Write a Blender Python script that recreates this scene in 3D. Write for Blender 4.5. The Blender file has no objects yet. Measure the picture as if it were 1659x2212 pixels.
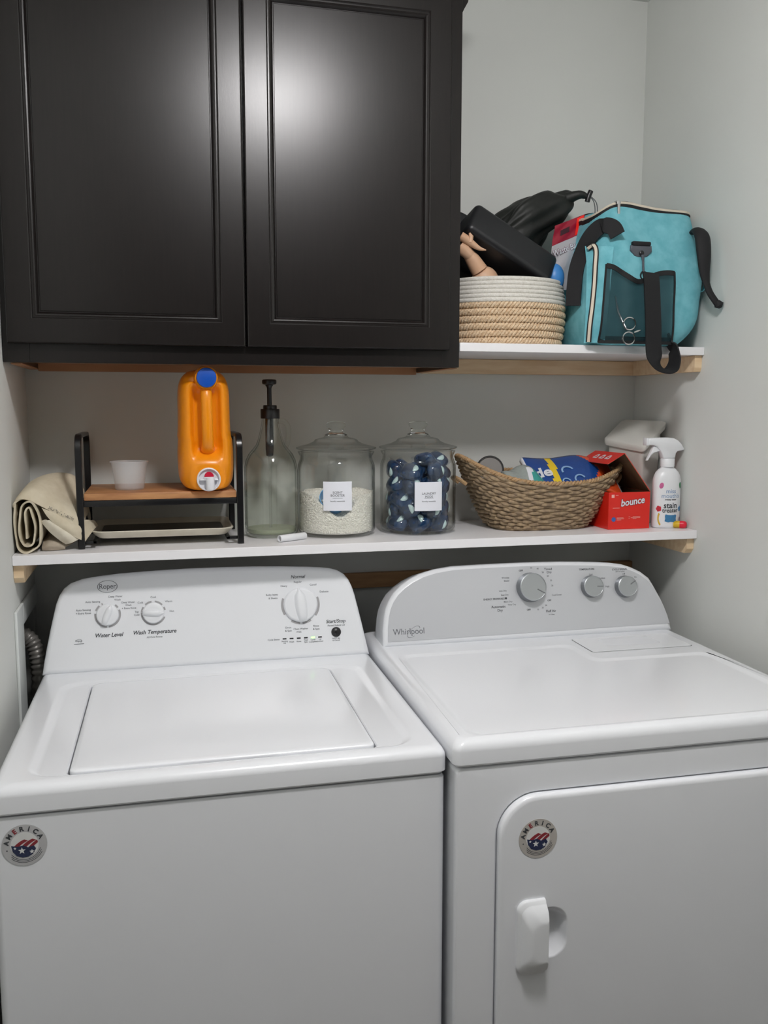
import bpy, bmesh, math, random
from mathutils import Vector, Matrix
random.seed(7)
R = math.radians
PI = math.pi
sc = bpy.context.scene
COL = sc.collection

# ------------------------------------------------------------------ camera
cam_d = bpy.data.cameras.new('camera')
cam = bpy.data.objects.new('camera', cam_d)
COL.objects.link(cam)
sc.camera = cam
cam_d.sensor_fit = 'HORIZONTAL'
cam_d.sensor_width = 36.0
cam_d.lens = 1918.47 / 1659 * 36.0
cam_d.clip_start = 0.02
_yaw, _pit, _rol = -.2489, -.1178, .0007
_fw = Vector((-math.sin(_yaw)*math.cos(_pit), math.cos(_yaw)*math.cos(_pit), math.sin(_pit)))
_rt = Vector((math.cos(_yaw), math.sin(_yaw), 0))
_up = _rt.cross(_fw)
_r2 = _rt*math.cos(_rol)+_up*math.sin(_rol)
_u2 = -_rt*math.sin(_rol)+_up*math.cos(_rol)
m = Matrix((_r2, _u2, -_fw)).transposed().to_4x4()
m.translation = (.2871, -2.1762, 1.4685)
cam.matrix_world = m

# ------------------------------------------------------------------ world, exposure
w = bpy.data.worlds.new('world'); sc.world = w; w.use_nodes = True
w.node_tree.nodes['Background'].inputs[0].default_value = (.8, .88, 1, 1)
w.node_tree.nodes['Background'].inputs[1].default_value = 0.0
vs = sc.view_settings
sc.display_settings.display_device = 'sRGB'
vs.view_transform = 'Standard'; vs.look = 'None'; vs.gamma = 1; vs.use_curve_mapping = False
vs.exposure = 0.0
sc.cycles.use_denoising = True
sc.cycles.max_bounces = 14
sc.cycles.transparent_max_bounces = 24
sc.cycles.caustics_reflective = False
sc.cycles.caustics_refractive = False
LAMP_POWER = 125.0    # emission strength of the ceiling lamp's glass

# ------------------------------------------------------------------ helpers
def lin(c):
    if isinstance(c, str):
        c = [int(c[i:i+2], 16)/255 for i in (0, 2, 4)]
    return tuple((x/12.92 if x <= .04045 else ((x+.055)/1.055)**2.4) for x in c) + (1,)

def mat(name, col, rough=.5, metal=0, bump=None, col2=None, nscale=20, stretch=(1,1,1), spec=.5, coat=0,
        trans=0, sss=0, alpha=1, emit=None, estr=0, coords='Object', detail=3):
    mt = bpy.data.materials.new(name); mt.use_nodes = True
    nt = mt.node_tree; b = nt.nodes['Principled BSDF']
    b.inputs['Base Color'].default_value = lin(col)
    b.inputs['Roughness'].default_value = rough
    b.inputs['Metallic'].default_value = metal
    b.inputs['Specular IOR Level'].default_value = spec
    b.inputs['Coat Weight'].default_value = coat
    b.inputs['Coat Roughness'].default_value = .12
    b.inputs['Transmission Weight'].default_value = trans
    b.inputs['Alpha'].default_value = alpha
    if sss:
        b.inputs['Subsurface Weight'].default_value = sss
        b.inputs['Subsurface Radius'].default_value = (.01, .006, .003)
    if emit:
        b.inputs['Emission Color'].default_value = lin(emit); b.inputs['Emission Strength'].default_value = estr
    tc = nt.nodes.new('ShaderNodeTexCoord'); mp = nt.nodes.new('ShaderNodeMapping')
    mp.inputs['Scale'].default_value = stretch
    nt.links.new(tc.outputs[coords], mp.inputs['Vector'])
    nz = nt.nodes.new('ShaderNodeTexNoise'); nz.inputs['Scale'].default_value = nscale; nz.inputs['Detail'].default_value = detail
    nt.links.new(mp.outputs[0], nz.inputs['Vector'])
    if col2:
        rp = nt.nodes.new('ShaderNodeValToRGB')
        rp.color_ramp.elements[0].position = .35; rp.color_ramp.elements[1].position = .65
        rp.color_ramp.elements[0].color = lin(col); rp.color_ramp.elements[1].color = lin(col2)
        nt.links.new(nz.outputs['Fac'], rp.inputs[0]); nt.links.new(rp.outputs[0], b.inputs['Base Color'])
    if bump:
        n2 = nt.nodes.new('ShaderNodeTexNoise'); n2.inputs['Scale'].default_value = bump[0]; n2.inputs['Detail'].default_value = 2
        nt.links.new(mp.outputs[0], n2.inputs['Vector'])
        bp = nt.nodes.new('ShaderNodeBump'); bp.inputs['Strength'].default_value = bump[1]
        bp.inputs['Distance'].default_value = bump[2] if len(bump) > 2 else .001
        nt.links.new(n2.outputs['Fac'], bp.inputs['Height']); nt.links.new(bp.outputs[0], b.inputs['Normal'])
    return mt

def weave_mat(name, col, col2, scale=900, strength=.4, rough=.85, dist=.0006):
    mt = mat(name, col, rough, nscale=40, col2=col2)
    nt = mt.node_tree; b = nt.nodes['Principled BSDF']
    tc = nt.nodes.new('ShaderNodeTexCoord')
    w1 = nt.nodes.new('ShaderNodeTexWave'); w1.bands_direction = 'X'; w1.inputs['Scale'].default_value = scale/6.28
    w2 = nt.nodes.new('ShaderNodeTexWave'); w2.bands_direction = 'Z'; w2.inputs['Scale'].default_value = scale/6.28
    for q in (w1, w2):
        nt.links.new(tc.outputs['Object'], q.inputs['Vector']); q.inputs['Distortion'].default_value = 1
    mx = nt.nodes.new('ShaderNodeMath'); mx.operation = 'MAXIMUM'
    nt.links.new(w1.outputs['Fac'], mx.inputs[0]); nt.links.new(w2.outputs['Fac'], mx.inputs[1])
    bp = nt.nodes.new('ShaderNodeBump'); bp.inputs['Strength'].default_value = strength; bp.inputs['Distance'].default_value = dist
    nt.links.new(mx.outputs[0], bp.inputs['Height']); nt.links.new(bp.outputs[0], b.inputs['Normal'])
    return mt

def glass_mat(name, centre=(.99,.995,.99), edge=(.30,.33,.32), power=.5, refl=.9, rough=.02):
    mt = bpy.data.materials.new(name); mt.use_nodes = True
    nt = mt.node_tree; nt.nodes.clear()
    out = nt.nodes.new('ShaderNodeOutputMaterial')
    lw = nt.nodes.new('ShaderNodeLayerWeight'); lw.inputs['Blend'].default_value = power
    rp = nt.nodes.new('ShaderNodeValToRGB')
    rp.color_ramp.elements[0].color = (*centre, 1); rp.color_ramp.elements[1].color = (*edge, 1)
    rp.color_ramp.elements[1].position = 1.0; rp.color_ramp.elements[0].position = .62
    nt.links.new(lw.outputs['Facing'], rp.inputs[0])
    tr = nt.nodes.new('ShaderNodeBsdfTransparent'); nt.links.new(rp.outputs[0], tr.inputs[0])
    gl = nt.nodes.new('ShaderNodeBsdfGlossy'); gl.inputs['Roughness'].default_value = rough
    gl.inputs[0].default_value = (refl, refl, refl, 1)
    l2 = nt.nodes.new('ShaderNodeLayerWeight'); l2.inputs['Blend'].default_value = .5
    pw = nt.nodes.new('ShaderNodeMath'); pw.operation = 'POWER'; pw.inputs[1].default_value = 4.5
    nt.links.new(l2.outputs['Facing'], pw.inputs[0])
    fr = nt.nodes.new('ShaderNodeMath'); fr.operation = 'MULTIPLY_ADD'; fr.inputs[1].default_value = .9; fr.inputs[2].default_value = .035
    nt.links.new(pw.outputs[0], fr.inputs[0])
    mx = nt.nodes.new('ShaderNodeMixShader')
    nt.links.new(fr.outputs[0], mx.inputs[0]); nt.links.new(tr.outputs[0], mx.inputs[1]); nt.links.new(gl.outputs[0], mx.inputs[2])
    nt.links.new(mx.outputs[0], out.inputs[0])
    return mt

def film_mat(name, col, amount=.35, rough=.12):
    """thin see-through plastic: partly transparent, partly diffuse and glossy"""
    mt = bpy.data.materials.new(name); mt.use_nodes = True
    nt = mt.node_tree; b = nt.nodes['Principled BSDF']
    b.inputs['Base Color'].default_value = lin(col); b.inputs['Roughness'].default_value = rough
    b.inputs['Alpha'].default_value = amount
    return mt

class MB:
    def __init__(s): s.v = []; s.f = []; s.mi = []; s.cur = 0
    def add(s, vs_, fs):
        o = len(s.v); s.v += [Vector(q) for q in vs_]
        s.f += [tuple(i+o for i in f) for f in fs]; s.mi += [s.cur]*len(fs); return s
    def xf(s, M, start=0):
        for i in range(start, len(s.v)): s.v[i] = M @ s.v[i]
        return s
    def loops(s, L, closed=True, cap0=False, cap1=False, ring=False):
        n = len(L[0]); v = [q for l in L for q in l]; f = []
        rng = range(len(L) if ring else len(L)-1)
        for i in rng:
            j = (i+1) % len(L)
            for k in range(n if closed else n-1):
                k2 = (k+1) % n
                f.append((i*n+k, i*n+k2, j*n+k2, j*n+k))
        if cap0: f.append(tuple(reversed(range(n))))
        if cap1: f.append(tuple(range((len(L)-1)*n, len(L)*n)))
        return s.add(v, f)
    def box(s, a, b, bev=0, seg=2):
        x0, y0, z0 = [min(p, q) for p, q in zip(a, b)]; x1, y1, z1 = [max(p, q) for p, q in zip(a, b)]
        if bev <= 0:
            return s.add([(x0,y0,z0),(x1,y0,z0),(x1,y1,z0),(x0,y1,z0),(x0,y0,z1),(x1,y0,z1),(x1,y1,z1),(x0,y1,z1)],
                         [(0,3,2,1),(4,5,6,7),(0,1,5,4),(1,2,6,5),(2,3,7,6),(3,0,4,7)])
        bm = bmesh.new(); bmesh.ops.create_cube(bm, size=1)
        for q in bm.verts: q.co = Vector(((x0+x1)/2+q.co.x*(x1-x0), (y0+y1)/2+q.co.y*(y1-y0), (z0+z1)/2+q.co.z*(z1-z0)))
        bmesh.ops.bevel(bm, geom=bm.edges[:], offset=bev, segments=seg, profile=.5, affect='EDGES')
        return s.bm(bm)
    def bm(s, bm, M=None):
        bm.verts.index_update()
        vv = [(M @ q.co if M else q.co.copy()) for q in bm.verts]
        ff = [[q.index for q in f.verts] for f in bm.faces]; bm.free()
        return s.add(vv, ff)
    def lathe(s, prof, c=(0,0,0), seg=48, M=None, sx=1, sy=1, cap=True):
        L = []
        for r, z in prof:
            L.append([Vector((r*sx*math.cos(2*PI*k/seg), r*sy*math.sin(2*PI*k/seg), z)) for k in range(seg)])
        st = len(s.v)
        s.loops(L, cap0=cap and prof[0][0] > 1e-6, cap1=cap and prof[-1][0] > 1e-6)
        T = Matrix.Translation(c)
        s.xf(T @ M if M else T, st); return s
    def tube(s, pts, r, seg=8, closed=False, flat=1.0, up=None, cap=True, tw=0):
        pts = [Vector(p) for p in pts]; n = len(pts); L = []
        prev = None
        for i, p in enumerate(pts):
            if closed: t = pts[(i+1) % n]-pts[i-1]
            else: t = pts[min(i+1, n-1)]-pts[max(i-1, 0)]
            if t.length < 1e-9: t = Vector((0,0,1))
            t.normalize()
            if up is not None: a = Vector(up)
            elif prev is None: a = Vector((0,0,1)) if abs(t.z) < .9 else Vector((1,0,0))
            else: a = prev
            a = a-t*a.dot(t)
            if a.length < 1e-6: a = Vector((1,0,0))-t*t.x
            a.normalize(); prev = a; b = t.cross(a)
            rr = r[i] if isinstance(r, (list, tuple)) else r
            L.append([p+a*math.cos(2*PI*k/seg+tw*i)*rr+b*math.sin(2*PI*k/seg+tw*i)*rr*flat for k in range(seg)])
        return s.loops(L, cap0=cap and not closed, cap1=cap and not closed, ring=closed)
    def ribbon(s, pts, wdir, wid, th, nrm=None):
        """flat strap: path pts, width vector direction, width, thickness"""
        pts = [Vector(p) for p in pts]; n = len(pts); L = []
        for i, p in enumerate(pts):
            t = (pts[min(i+1, n-1)]-pts[max(i-1, 0)]).normalized()
            wd = Vector(wdir[i] if isinstance(wdir, list) else wdir); wd = (wd-t*wd.dot(t)).normalized(); nn = t.cross(wd)
            ww = (wid[i] if isinstance(wid, list) else wid)/2
            L.append([p-wd*ww-nn*th/2, p+wd*ww-nn*th/2, p+wd*ww+nn*th/2, p-wd*ww+nn*th/2])
        return s.loops(L, cap0=True, cap1=True)
    def grid(s, P, th=0):
        """P[i][j] points; optional thickness along normals"""
        n, k = len(P), len(P[0]); P = [[Vector(q) for q in r] for r in P]
        if th <= 0:
            return s.add([q for r in P for q in r], [(i*k+j, i*k+j+1, (i+1)*k+j+1, (i+1)*k+j) for i in range(n-1) for j in range(k-1)])
        N = []
        for i in range(n):
            row = []
            for j in range(k):
                a = P[min(i+1,n-1)][j]-P[max(i-1,0)][j]; b = P[i][min(j+1,k-1)]-P[i][max(j-1,0)]
                q = b.cross(a); row.append(q.normalized() if q.length > 1e-12 else Vector((0,-1,0)))
            N.append(row)
        L = []
        for i in range(n):
            top = [P[i][j]+N[i][j]*th/2 for j in range(k)]; bot = [P[i][j]-N[i][j]*th/2 for j in reversed(range(k))]
            L.append(top+bot)
        return s.loops(L, cap0=False, cap1=False).add([q for q in L[0]], [tuple((j, 2*k-1-j, 2*k-2-j, j+1)) for j in range(k-1)]).add([q for q in L[-1]], [tuple((j, j+1, 2*k-2-j, 2*k-1-j)) for j in range(k-1)])

WM = {}
def mk(name, mb, mats, parent=None, local=False, smooth=40, base=True, mods=None, recalc=True):
    me = bpy.data.meshes.new(name)
    V = [v.copy() for v in mb.v]
    loc = Vector((0,0,0))
    if parent is not None:
        if not local:
            inv = WM[parent.name].inverted(); V = [inv @ v for v in V]
    elif base and V:
        xs = [v.x for v in V]; ys = [v.y for v in V]; zs = [v.z for v in V]
        loc = Vector(((min(xs)+max(xs))/2, (min(ys)+max(ys))/2, min(zs)))
        V = [v-loc for v in V]
    me.from_pydata([tuple(v) for v in V], [], mb.f)
    if not isinstance(mats, (list, tuple)): mats = [mats]
    for q in mats: me.materials.append(q)
    me.polygons.foreach_set('material_index', mb.mi)
    bm = bmesh.new(); bm.from_mesh(me)
    bmesh.ops.remove_doubles(bm, verts=bm.verts, dist=2e-6)
    if recalc: bmesh.ops.recalc_face_normals(bm, faces=bm.faces)
    bm.to_mesh(me); bm.free()
    if smooth:
        me.polygons.foreach_set('use_smooth', [True]*len(me.polygons))
        me.set_sharp_from_angle(angle=R(smooth))
    o = bpy.data.objects.new(name, me); COL.objects.link(o)
    o.location = loc
    if parent is not None:
        o.parent = parent; o.location = (0,0,0); WM[o.name] = WM[parent.name]
    else: WM[o.name] = Matrix.Translation(loc)
    for t, kw in (mods or []):
        md = o.modifiers.new(t.lower(), t)
        for a, b in kw.items(): setattr(md, a, b)
    return o
def tag(o, label, cat, group=None):
    o['label'] = label; o['category'] = cat
    if group: o['group'] = group
    return o
def thing(name, loc, label, cat, group=None, rz=0):
    o = bpy.data.objects.new(name, None); COL.objects.link(o); o.empty_display_size = .05
    o.location = loc; o.rotation_euler = (0,0,rz)
    WM[o.name] = Matrix.Translation(loc) @ Matrix.Rotation(rz, 4, 'Z')
    return tag(o, label, cat, group)
def struct(name, mb, mt, smooth=0, parent=None):
    o = mk(name, mb, mt, parent, smooth=smooth, base=False); o['kind'] = 'structure'; return o

def text(mb, s, size, M, align='CENTER', shear=0, bold=0, ext=.0002, space=1, sx=1, wrap=None):
    cu = bpy.data.curves.new('t', 'FONT'); cu.body = s; cu.size = size; cu.align_x = align; cu.align_y = 'CENTER'
    cu.shear = shear; cu.offset = bold*size; cu.extrude = ext; cu.space_character = space; cu.resolution_u = 3
    ob = bpy.data.objects.new('t', cu); COL.objects.link(ob)
    dg = bpy.context.evaluated_depsgraph_get(); me = bpy.data.meshes.new_from_object(ob.evaluated_get(dg))
    vv = [Vector((v.co.x*sx, v.co.y, v.co.z)) for v in me.vertices]
    if wrap: vv = [wrap(v) for v in vv]
    mb.add([M @ v for v in vv], [tuple(p.vertices) for p in me.polygons])
    bpy.data.objects.remove(ob); bpy.data.curves.remove(cu); bpy.data.meshes.remove(me)
    return mb
def disc2(mb, cx, cy, r0, r1, M, a0=0, a1=2*PI, n=48, z0=0, z1=.0004):
    """flat ring sector (r0 may be 0) of small thickness"""
    full = abs(a1-a0-2*PI) < 1e-6
    L = []
    for k in range(n+1):
        a = a0+(a1-a0)*k/n; c, s_ = math.cos(a), math.sin(a)
        L.append([M @ Vector((cx+r0*c, cy+r0*s_, z0)), M @ Vector((cx+r1*c, cy+r1*s_, z0)), M @ Vector((cx+r1*c, cy+r1*s_, z1)), M @ Vector((cx+r0*c, cy+r0*s_, z1))])
    mb.loops(L, cap0=not full, cap1=not full); return mb
def poly2(mb, pts, M, z0=0, z1=.0004):
    n = len(pts); vv = [M @ Vector((x, y, z0)) for x, y in pts]+[M @ Vector((x, y, z1)) for x, y in pts]
    return mb.add(vv, [tuple(reversed(range(n))), tuple(range(n, 2*n))]+[(i, (i+1) % n, n+(i+1) % n, n+i) for i in range(n)])

def rr(x0, x1, y0, y1, r, z, nc=6, ne=8, fn=None, plane='xy'):
    """rounded rectangle loop, ccw, constant vertex count"""
    pts = []
    cs = [(x1-r, y0+r, -90), (x1-r, y1-r, 0), (x0+r, y1-r, 90), (x0+r, y0+r, 180)]
    for i, (cx, cy, a) in enumerate(cs):
        for k in range(nc+1):
            t = R(a+90*k/nc); pts.append((cx+r*math.cos(t), cy+r*math.sin(t)))
        nx, ny, na = cs[(i+1) % 4]; p = pts[-1]; t = R(na); q = (nx+r*math.cos(t), ny+r*math.sin(t))
        for k in range(1, ne): pts.append((p[0]+(q[0]-p[0])*k/ne, p[1]+(q[1]-p[1])*k/ne))
    out = []
    for x, y in pts:
        if fn: x, y = fn(x, y)
        out.append(Vector((x, y, z)) if plane == 'xy' else Vector((x, z, y)))
    return out
def offset_poly(P, d):
    n = len(P); out = []
    for i in range(n):
        a, b, c = Vector(P[i-1]), Vector(P[i]), Vector(P[(i+1) % n])
        t1 = (b-a).normalized(); t2 = (c-b).normalized()
        n1 = Vector((-t1.y, t1.x)); n2 = Vector((-t2.y, t2.x)); m_ = (n1+n2).normalized()
        k = max(.5, m_.dot(n1)); out.append(b+m_*(d/k))
    return out
def crom(P, n, closed=False):
    """catmull rom resample of list of tuples, n samples per span"""
    P = [Vector(p) for p in P]; out = []; N = len(P)
    for i in range(N if closed else N-1):
        p0 = P[(i-1) % N] if (closed or i > 0) else P[0]*2-P[1]
        p1 = P[i]; p2 = P[(i+1) % N]
        p3 = P[(i+2) % N] if (closed or i+2 < N) else P[-1]*2-P[-2]
        for k in range(n):
            t = k/n
            out.append(.5*((2*p1)+(p2-p0)*t+(2*p0-5*p1+4*p2-p3)*t*t+(3*p1-p0-3*p2+p3)*t**3))
    if not closed: out.append(P[-1].copy())
    return out
def cpatch(G, nu=5, nv=5):
    rows = [crom(r, nv) for r in G]
    cols = [crom([r[j] for r in rows], nu) for j in range(len(rows[0]))]
    return [[cols[j][i] for j in range(len(cols))] for i in range(len(cols[0]))]
def sph(mb, c, r, seg=24, rings=12, M=None, sc_=(1,1,1)):
    prof = [(r*math.sin(PI*k/rings), -r*math.cos(PI*k/rings)) for k in range(rings+1)]
    prof[0] = (0, -r); prof[-1] = (0, r)
    MM = Matrix.Diagonal((*sc_, 1)); MM = (M @ MM) if M else MM
    return mb.lathe(prof, c, seg, MM)
Rx = lambda a: Matrix.Rotation(R(a), 4, 'X')
Ry = lambda a: Matrix.Rotation(R(a), 4, 'Y')
Rz = lambda a: Matrix.Rotation(R(a), 4, 'Z')
FRONT = Rx(90)          # text plane xy -> world xz, facing -y
def at(x, y, z, M=FRONT): return Matrix.Translation((x, y, z)) @ M

# ------------------------------------------------------------------ materials
M_wall = mat('wall_paint', 'dddfdb', .7, bump=(260, .12, .0006), col2='dadcd8', nscale=3)
M_ceil = mat('ceiling_paint', 'e2e3e0', .85, bump=(120, .3, .001))
M_floor = mat('floor_tile', '574f48', .45, col2='635a51', nscale=6)
M_white = mat('white_enamel', 'eef0f4', .22, bump=(700, .05, .0002), coat=.3)
M_white2 = mat('white_plastic', 'eceef1', .3)
M_shelf = mat('white_melamine', 'f3f2f4', .35)
M_trim = mat('white_trim', 'e4e8e6', .4)
M_esp = mat('espresso_wood', '171211', .28, col2='120e0d', nscale=14, stretch=(14, 14, 1), bump=(90, .12, .0004), spec=.44)
M_pine = mat('pine_wood', 'efd6b2', .6, col2='e3c49c', nscale=9, stretch=(1, 8, 8), bump=(60, .1, .0005))
M_pine_dk = mat('aged_pine', 'b58c62', .6, col2='a37b54', nscale=9, stretch=(1, 8, 8))
M_under = mat('cabinet_underside', 'b98b66', .55, col2='ad7f5c', nscale=6)
M_black = mat('black_metal', '141416', .28)
M_blackpl = mat('black_plastic', '18181a', .35)
M_gap = mat('dark_gap', '3c3c3e', .7)
M_ink = mat('grey_ink', '6c6f74', .6)
M_inkd = mat('dark_ink', '3f4246', .6)
M_inkl = mat('pale_ink', 'a3a6aa', .6)
M_ring = mat('grey_ring', 'a9a8a9', .5)
M_silver = mat('fascia_silver', 'd2d4d8', .38, metal=.30, bump=(900, .05, .0002))
M_knob = mat('brushed_knob', 'bfc3c6', .32, metal=.85)
M_chrome = mat('chrome', 'cfcfcf', .12, metal=1)
M_led = mat('dark_led', '232427', .3)
M_ledon = mat('lit_led', 'b8ffa0', .4, emit='8dff70', estr=3)
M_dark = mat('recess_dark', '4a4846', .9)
M_hose = mat('grey_hose', '8d8a85', .35, metal=.3)

# ================================================================== structure
ZC = 2.50; XR = 1.538; YF = -3.1
mb = MB().box((-.3, 0, -.05), (XR+.1, .1, ZC+.05)); struct('wall_back', mb, M_wall)
mb = MB().box((XR, -3.2, -.05), (XR+.1, 0, ZC+.05)); struct('wall_right', mb, M_wall)
mb = MB()
OY0, OY1, OZ0, OZ1 = -.235, -.03, .60, 1.017
mb.box((-.1, -3.2, -.05), (0, OY0, ZC+.05)); mb.box((-.1, OY1, -.05), (0, 0, ZC+.05))
mb.box((-.1, OY0, OZ1), (0, OY1, ZC+.05)); mb.box((-.1, OY0, -.05), (0, OY1, OZ0))
struct('wall_left', mb, M_wall)
mb = MB().box((-.1, YF-.1, -.05), (XR+.1, YF, ZC+.05)); struct('wall_front', mb, mat('wall_front_paint', '52514e', .8))
mb = MB().box((-.3, -3.2, -.06), (XR+.1, .1, 0)); struct('floor', mb, M_floor)
mb = MB().box((-.3, -3.2, ZC), (XR+.1, .1, ZC+.06)); struct('ceiling', mb, M_ceil)
# hookup recess in the left wall: dark lining and the white casing round it
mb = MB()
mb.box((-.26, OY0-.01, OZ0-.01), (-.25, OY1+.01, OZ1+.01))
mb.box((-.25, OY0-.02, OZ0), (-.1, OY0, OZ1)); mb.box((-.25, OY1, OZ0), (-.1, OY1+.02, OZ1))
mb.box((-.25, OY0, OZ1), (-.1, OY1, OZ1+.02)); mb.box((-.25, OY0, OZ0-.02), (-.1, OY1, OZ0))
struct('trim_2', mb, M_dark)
mb = MB()
th = .006
mb.box((0, OY0-.085, OZ0), (th, OY0, OZ1+.045), .002); mb.box((0, OY0-.0, OZ1), (th, -.021, OZ1+.045), .002)
struct('trim_1', mb, M_trim)
mb = MB().box((.35, -.018, 1.012), (XR, 0, 1.050), .002); struct('trim_3', mb, M_pine_dk)

# ceiling lamp (behind and above the camera's view)
LX, LY = .68, -1.46
t = thing('ceiling_light', (LX, LY, ZC), 'round white glass ceiling lamp glowing above the laundry alcove', 'lamp')
mk('canopy', MB().lathe([(.0, 0), (.125, 0), (.130, -.008), (.125, -.02), (0, -.02)], (LX, LY, ZC)), M_knob, t)
mk('glass_dome', MB().lathe([(.110, -.021), (.118, -.035), (.112, -.055), (.094, -.072), (.067, -.085), (.034, -.092), (0, -.095)], (LX, LY, ZC), 28),
   mat('lamp_glass', 'ffffff', .5, emit='fefbfb', estr=LAMP_POWER), t)

# ================================================================== wall cabinet
CX1 = .932; ZB = 1.5545; FY = -.306; DY = -.326; CT = 2.336
cab = thing('wall_cabinet', (.466, -.15, ZB), 'dark espresso wooden wall cabinet with two recessed panel doors, above the lower shelf', 'cabinet')
mb = MB()
mb.box((.014, -.288, ZB), (.030, -.001, CT)); mb.box((CX1-.014, -.288, ZB), (CX1, -.001, CT))
mb.box((.030, -.288, CT-.016), (CX1-.014, -.001, CT)); mb.box((.030, -.012, ZB+.03), (CX1-.014, -.001, CT-.016))
mk('body', mb, M_esp, cab, smooth=0)
mb = MB()
mb.box((.001, FY, ZB), (.050, -.288, CT), .001); mb.box((CX1-.04, FY, ZB), (CX1, -.288, CT), .001)
mb.box((.445, FY, ZB+.04), (.49, -.288, CT-.04), .001)
mb.box((.050, FY, ZB), (CX1-.04, -.288, ZB+.038), .001); mb.box((.050, FY, CT-.04), (CX1-.04, -.288, CT), .001)
mk('face_frame', mb, M_esp, cab, smooth=0)
mb = MB().box((.030, -.288, ZB+.010), (CX1-.014, -.022, ZB+.022))
mb.box((.0305, -.0215, ZB-.006), (CX1-.0145, -.002, ZB+.022)); mb.box((.012, -.287, ZB-.003), (.031, -.022, ZB-.0005)); mb.box((CX1-.014, -.287, ZB-.002), (CX1+.0015, -.022, ZB-.0005))
mk('bottom_panel', mb, M_under, cab, smooth=0)
L = []
for ins, z in ((0, CT+.0), (.0, CT+.012), (.018, CT+.03), (.026, CT+.045), (.026, CT+.055)):
    L.append([Vector((.001, FY-ins-.002, z)), Vector((CX1+ins+.002, FY-ins-.002, z)), Vector((CX1+ins+.002, -.001, z)), Vector((.001, -.001, z))])
crw = MB().loops(L, cap0=True, cap1=True)
crw.loops([[Vector((CX1-.001, FY+.001, z)), Vector((CX1+i_, FY+.001, z)), Vector((CX1+i_, -.001, z)), Vector((CX1-.001, -.001, z))] for z, i_ in ((2.290, .0), (2.298, .004), (2.312, .012), (2.336, .016))], cap0=True, cap1=True)
mk('crown_moulding', crw, M_esp, cab, smooth=0)
for x0, x1 in ((.0125, .4665), (.4705, .9035)):
    z0, z1 = 1.5905, 2.323
    L = []
    for ins, y in ((0, FY+.0005), (0, DY+.003), (.001, DY+.001), (.003, DY), (.046, DY), (.0475, DY+.0008), (.049, DY+.0028), (.0515, DY+.0028), (.0535, DY+.0022), (.056, DY+.0032), (.0585, DY+.0065), (.060, DY+.0095), (.0615, DY+.0095), (.0625, DY+.0085)):
        L.append([Vector((x0+ins, y, z0+ins)), Vector((x1-ins, y, z0+ins)), Vector((x1-ins, y, z1-ins)), Vector((x0+ins, y, z1-ins))])
    mk('door', MB().loops(L, cap0=True, cap1=True), M_esp, cab, smooth=12)

# ================================================================== shelves
up = thing('shelf', (1.2, -.15, 1.556), 'white upper shelf board beside the cabinet, carrying the turquoise bag', 'shelf')
mk('board', MB().box((.9325, -.3105, 1.5895), (XR-.0005, -.0005, 1.6082), .001), M_shelf, up, smooth=0)
mb = MB().box((.9345, -.0195, 1.552), (XR-.001, -.0005, 1.589), .0015); mk('back_cleat', mb, M_pine, up, smooth=0)
mb = MB(); yz = [(-.302, 1.589), (-.302, 1.561), (-.298, 1.5515), (-.020, 1.5515), (-.020, 1.589)]
mb.loops([[Vector((x, y, z)) for y, z in yz] for x in (1.5185, XR-.0005)], cap0=True, cap1=True)
mk('side_cleat', mb, M_pine, up, smooth=0)
ZL = 1.1743
lo = thing('shelf', (.77, -.15, 1.117), 'long white lower shelf board just above the washer and dryer', 'shelf')
mk('board', MB().box((.0005, -.3121, 1.1545), (XR-.0005, -.0005, ZL), .001), M_shelf, lo, smooth=0)
mk('back_cleat', MB().box((.020, -.0195, 1.1165), (XR-.020, -.0005, 1.154)), M_pine, lo, smooth=0)
for xa, xb in ((.0005, .0195), (XR-.0195, XR-.0005)):
    yz = [(-.300, 1.154), (-.300, 1.128), (-.291, 1.1165), (-.001, 1.1165), (-.001, 1.154)]
    mk('side_cleat', MB().loops([[Vector((x, y, z)) for y, z in yz] for x in (xa, xb)], cap0=True, cap1=True), M_pine, lo, smooth=0)

# ================================================================== washer
WX, WY, WA = .0406, -.2825, -.0133
wash = thing('washing_machine', (WX, WY, 0), 'white top-load washing machine with arched control panel, on the left', 'washing machine', rz=WA)
ZD = .9195
def P(name, mb, mt, par, smooth=40, **k):
    if smooth and 'mods' not in k: k['mods'] = [('WEIGHTED_NORMAL', dict(keep_sharp=True, weight=80))]
    return mk(name, mb, mt, par, local=True, smooth=smooth, **k)
WW, FRW = .696, -.5663
BACKW = .12
mb = MB()
mb.loops([rr(.002, WW-.002, FRW+.004, BACKW, .012, z) for z in (.03, .868)] + [rr(.005, WW-.005, FRW+.007, BACKW-.003, .010, .872), rr(.012, WW-.012, FRW+.016, BACKW-.01, .008, .8725)], cap0=True, cap1=True)
P('body', mb, M_white, wash)
for fx in (.05, WW-.05):
    for fy in (FRW+.06, BACKW-.06):
        P('foot', MB().lathe([(.02, 0), (.022, .004), (.014, .01), (.014, .031)], (fx, fy, 0), 20), M_blackpl, wash)
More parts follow.
